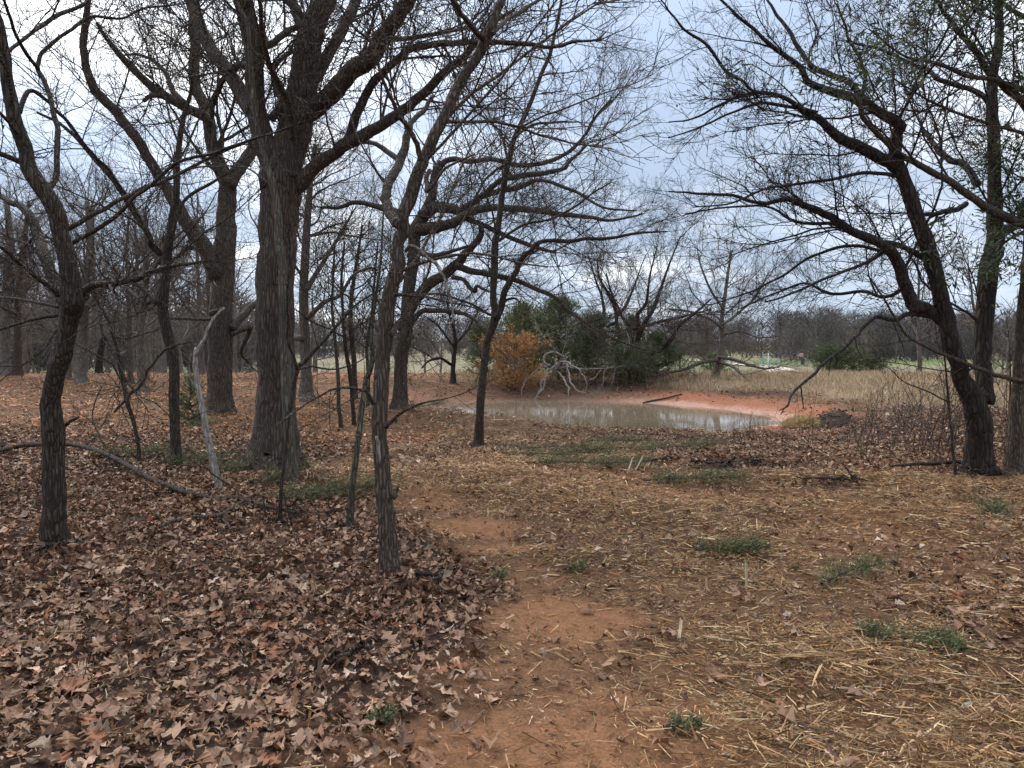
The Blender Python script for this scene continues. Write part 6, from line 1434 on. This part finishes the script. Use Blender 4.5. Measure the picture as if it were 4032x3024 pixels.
def debris_pile(name, label, x, y, rx, ry, h, n_sticks, n_leaf, seed, dark=.8, cat='debris pile'):
    rng = np.random.default_rng(seed)
    z0 = gfz(x, y)
    root = tag(empty(name, (x, y, z0)), label, cat)
    # lumpy core of earth
    k = 22
    u = np.linspace(0, 2*math.pi, k, endpoint=False); ring = np.linspace(0, 1, 8)
    U, Rr = np.meshgrid(u, ring)
    px, py = np.cos(U)*Rr*rx, np.sin(U)*Rr*ry
    pz = h*(1-Rr**1.7)*(.55+.9*fbm(px*6+seed, py*6, seed, 3))-.05
    V = np.stack([px, py, pz], -1).reshape(-1, 3)
    i = np.arange(7)[:, None]*k+np.arange(k)[None]; i2 = np.arange(7)[:, None]*k+(np.arange(k)[None]+1) % k
    F = np.stack([i, i2, i2+k, i+k], -1).reshape(-1, 4)
    mesh_obj('earth', V, F, plain('pile_earth', (.075*dark, .043*dark, .026*dark), .95, 0, .5, 14), root, False)
    for s in range(n_sticks):
        a = rng.random()*2*math.pi; r = rng.random()**.5*.75
        c = np.array([np.cos(a)*r*rx, np.sin(a)*r*ry, h*(1-r)*.8+.04])
        d = unit(np.array([rng.normal(), rng.normal()*.5, .25*rng.normal()]))
        L = rng.uniform(.25, .75)*max(rx, .4)
        t = np.linspace(-.5, .5, 7)
        P = c+d*t[:, None]*L+rng.normal(size=(7, 3))*.012
        V, F = tube_arrays(P[None], (rng.uniform(.006, .02)*(1-.5*(t+.5)))[None], 5, .2, rng)
        mesh_obj('stick', V, F, BARK['brown' if rng.random() < .6 else 'dark'], root, True)
    g = Geo()
    pts = np.stack([rng.normal(size=n_leaf)*rx*.5, rng.normal(size=n_leaf)*ry*.5, np.zeros(n_leaf)], 1)
    rr = np.sqrt((pts[:, 0]/rx)**2+(pts[:, 1]/ry)**2)
    pts[:, 2] = h*np.clip(1-rr**1.7, 0, 1)*.9+.03
    Vv, Ff, cc = dead_leaf_geo(pts, rng, (.05, .1))
    g.add(Vv, Ff, cc*.9)
    g.build('withered_leaves', M_LEAF, root, False, tinted=True)

debris_pile('debris_pile', 'dark clod heap with sticks beside the golden tuft at the pond', 7.05, 16.75, .48, .35, .36, 12, 110, 401, .8)
debris_pile('root_heap', 'heap of torn dark roots with a stick on top, mid ground right of centre', 2.85, 9.95, .62, .22, .17, 22, 90, 402, 1.1)
debris_pile('root_heap', 'small clump of torn dark roots left of the bigger root heap', 2.0, 10.15, .25, .14, .10, 8, 30, 403, 1.1)
debris_pile('root_heap', 'low ridge of torn earth and roots right of the dark bough before the path', 3.45, 8.2, .5, .18, .10, 10, 60, 404, 1.2)
debris_pile('leaf_pile', 'small mound of rotten bark and leaves in the left foreground litter', -.85, 3.72, .14, .08, .05, 3, 40, 405, .7)
debris_pile('leaf_pile', 'mound of leaves swept against the foot of the nearest centre tree', -.55, 4.75, .40, .22, .09, 4, 260, 406, .7)
debris_pile('leaf_pile', 'mound of leaves at the foot of the far left oak', -3.4, 5.75, .35, .25, .08, 3, 160, 407, .7)

def splinter(name, label, x, y, L, w, az, pitch, col, seed, group=None, z=None, strands=7):
    """a torn length of wood: frayed strands of different length side by side"""
    rng = np.random.default_rng(seed)
    root = tag(empty(name, (x, y, gfz(x, y)+.02 if z is None else z), az), label, 'wood splinter', group)
    for k in range(strands):
        t = np.linspace(0, 1, 6)
        l0, l1 = -.5+.14*rng.random(), .5-.22*rng.random()
        xs = (l0+(l1-l0)*t)*L
        off = (k-(strands-1)/2)/strands*w
        P = np.stack([xs*math.cos(pitch), off+.12*w*rng.normal(size=6)*.3, xs*math.sin(pitch)+(.5*L*math.sin(pitch))+.01+.25*w*rng.random()+.06*w*rng.normal(size=6)], 1)
        R = w/strands*1.1*(1-np.abs(2*t-.75)**2.2*.62)*(.5+.6*rng.random())
        V, F = tube_arrays(P[None], np.maximum(R, .001)[None], 5, .25, rng)
        c = np.asarray(col)*(.5+.5*rng.random())
        mesh_obj('strand', V, F, M_CHIP, root, False, np.broadcast_to(c, V.shape))

SPL = [
 ('long flat splintered slab lying level at lower right', 1.42, 3.62, .30, .042, .02, .03, (.40, .24, .11)),
 ('rough orange torn limb piece angled above the flat slab', 1.52, 4.02, .34, .04, .55, .08, (.33, .18, .08)),
 ('pale splinter standing upright out of the mulch', 1.50, 4.85, .24, .03, 1.4, 1.25, (.58, .44, .25)),
 ('pale wedge-shaped splinter leaning up at the path edge', .88, 3.95, .16, .028, 1.2, .75, (.58, .44, .26)),
 ('pale stick lying across the fibres, right of the leaning wedge', 1.06, 3.88, .17, .018, -.6, .06, (.60, .47, .29)),
 ('brown splinter lying left of the leaning wedge', .80, 4.05, .17, .02, -.15, .05, (.36, .2, .1)),
 ('pale short splinter standing left of the upright one', 1.22, 4.75, .13, .016, 1.5, 1.2, (.55, .4, .22)),
 ('dark rotten stick sloping down at the bottom right', 1.25, 3.0, .26, .025, -.75, .04, (.13, .08, .05)),
 ('pale straight stick at the bottom right', 1.62, 2.95, .2, .01, -.25, .05, (.6, .47, .28)),
 ('pale chunk near the right picture edge', 1.97, 3.25, .09, .03, .7, .05, (.62, .5, .33)),
 ('pale stick along the dark bough at lower right', 2.1, 3.88, .3, .008, -.12, .08, (.58, .44, .26)),
 ('pale pair of splinters standing by the long green bough, left one', 1.45, 9.35, .30, .03, 1.1, .7, (.6, .46, .28)),
 ('pale pair of splinters standing by the long green bough, right one', 1.55, 9.3, .34, .03, .9, .7, (.6, .46, .28)),
 ('long thin stick pointing down right from the low earth ridge', 3.75, 7.4, 1.1, .025, -.7, .03, (.24, .14, .08)),
 ('brown stick lying on top of the heap of torn roots', 3.0, 9.9, .75, .05, .08, .04, (.30, .18, .09)),
 ('pale standing splinter behind the heap of torn roots', 3.2, 10.2, .3, .03, 1.5, 1.2, (.6, .45, .25)),
 ('straight dark stick on the bare ground at right', 3.7, 6.35, .8, .02, .1, .02, (.12, .07, .045)),
 ('pale stick end lying near the right edge above the dark bough', 2.75, 4.35, .22, .009, .05, .05, (.55, .43, .28)),
]
for i, (lb, x, y, L, w, az, pt, c) in enumerate(SPL):
    splinter('wood_splinter', lb, x, y, L*(.8 if pt > .5 else 1), w*(.6 if pt > .5 else .85), az, pt, c, 800+i)

def chips_single():
    """the nearest loose wood splinters one by one"""
    rng = np.random.default_rng(15)
    shapes = []
    for k in range(10):
        t = np.linspace(0, 1, 6)
        P = np.stack([t-.5, .006*rng.normal(size=6)+.04*rng.normal()*t*t, .03*np.sin(np.pi*t)*rng.normal()+.004*rng.normal(size=6)], 1)
        R = .040*(1-.85*t**3)*rng.uniform(.35, 1.0)*(.35+.65*sstep(0, .15, t))
        V, F = tube_arrays(P[None], R[None], 4, .3, rng)
        c = CHIP_PAL[k % 6]*rng.uniform(.9, 1.3)
        shapes.append(make_mesh('wood_chip', V, F, M_CHIP, False, np.broadcast_to(c, V.shape)))
    x, y = scatter(2.4, 5.2, 3000, side=0)
    m = ground_masks(x, y)
    clump = sstep(.34, .60, fbm(x*1.1, y*1.1, 141, 4))
    keep = np.where((rngS.random(3000) < m['mulch']*clump) & (x > .3))[0][:260]
    for i in keep:
        o = bpy.data.objects.new('wood_chip', shapes[rng.integers(0, 10)])
        o.location = (x[i], y[i], gfz(x[i], y[i])+.025+.03*rng.random())
        az = rng.random()*6.28 if rng.random() < .5 else -.5+.6*rng.normal()
        o.rotation_euler = (0, .25*rng.normal(), az)
        s = rng.uniform(.06, .15)
        o.scale = (s, s*1.1, s*.8)
        link(o)
        tag(o, 'loose tan wood splinter on the mulch right of the orange soil patch', 'wood chip', 'loose wood splinters on the nearest mulch')
chips_single()

def weed_stalks():
    rng = np.random.default_rng(23)
    spots = [(-1.85, 4.0, .42), (-1.62, 4.3, .5), (-1.2, 4.55, .4), (-1.35, 3.9, .32), (-.75, 4.35, .34), (-.62, 4.2, .36), (-.55, 4.4, .3), (-2.5, 5.0, .5), (-2.2, 4.6, .45), (-1.9, 3.3, .34), (-2.9, 5.6, .5), (-1.65, 5.0, .4), (-.95, 4.9, .3), (-2.4, 4.1, .35)]
    for i, (x, y, h) in enumerate(spots):
        root = tag(empty('weed_stalk', (x, y, gfz(x, y))), 'thin dry weed stalk rising from the left foreground leaf litter', 'weed stalk', 'dry weed stalks in the left litter')
        t = np.linspace(0, 1, 7)
        P = np.stack([.10*h*rng.normal()*t+.01*rng.normal(size=7), .1*h*rng.normal()*t+.01*rng.normal(size=7), -.02+h*t], 1)
        V, F = tube_arrays(P[None], (.0026*(1-.5*t))[None], 4)
        mesh_obj('stem', V, F, BARK['brown'], root, True)
        p1, r1 = spawn(P[None], np.full((1, 7), .002), rng, 12, .10, .5, 40, 4, .15, .05, .35, .8, .0016, .0013)
        if len(p1):
            V, F = tube_arrays(p1, r1, 3)
            mesh_obj('crown', V, F, BARK['brown'], root, True)
weed_stalks()

# ------------------------------------------------------------------ damp winter air
def haze():
    g = Geo()
    box(g, (0, 300, 14), (1140, 700, 44))
    m = bpy.data.materials.new('haze')
    m.use_nodes = True
    t = m.node_tree
    t.nodes.clear()
    v = t.nodes.new('ShaderNodeVolumePrincipled')
    v.inputs['Color'].default_value = (.80, .84, .90, 1)
    v.inputs['Density'].default_value = .00045
    v.inputs['Anisotropy'].default_value = .3
    out = t.nodes.new('ShaderNodeOutputMaterial')
    t.links.new(v.outputs[0], out.inputs['Volume'])
    o = g.build('haze', m)
    o['kind'] = 'stuff'
HAZE = False
if HAZE:
    haze()
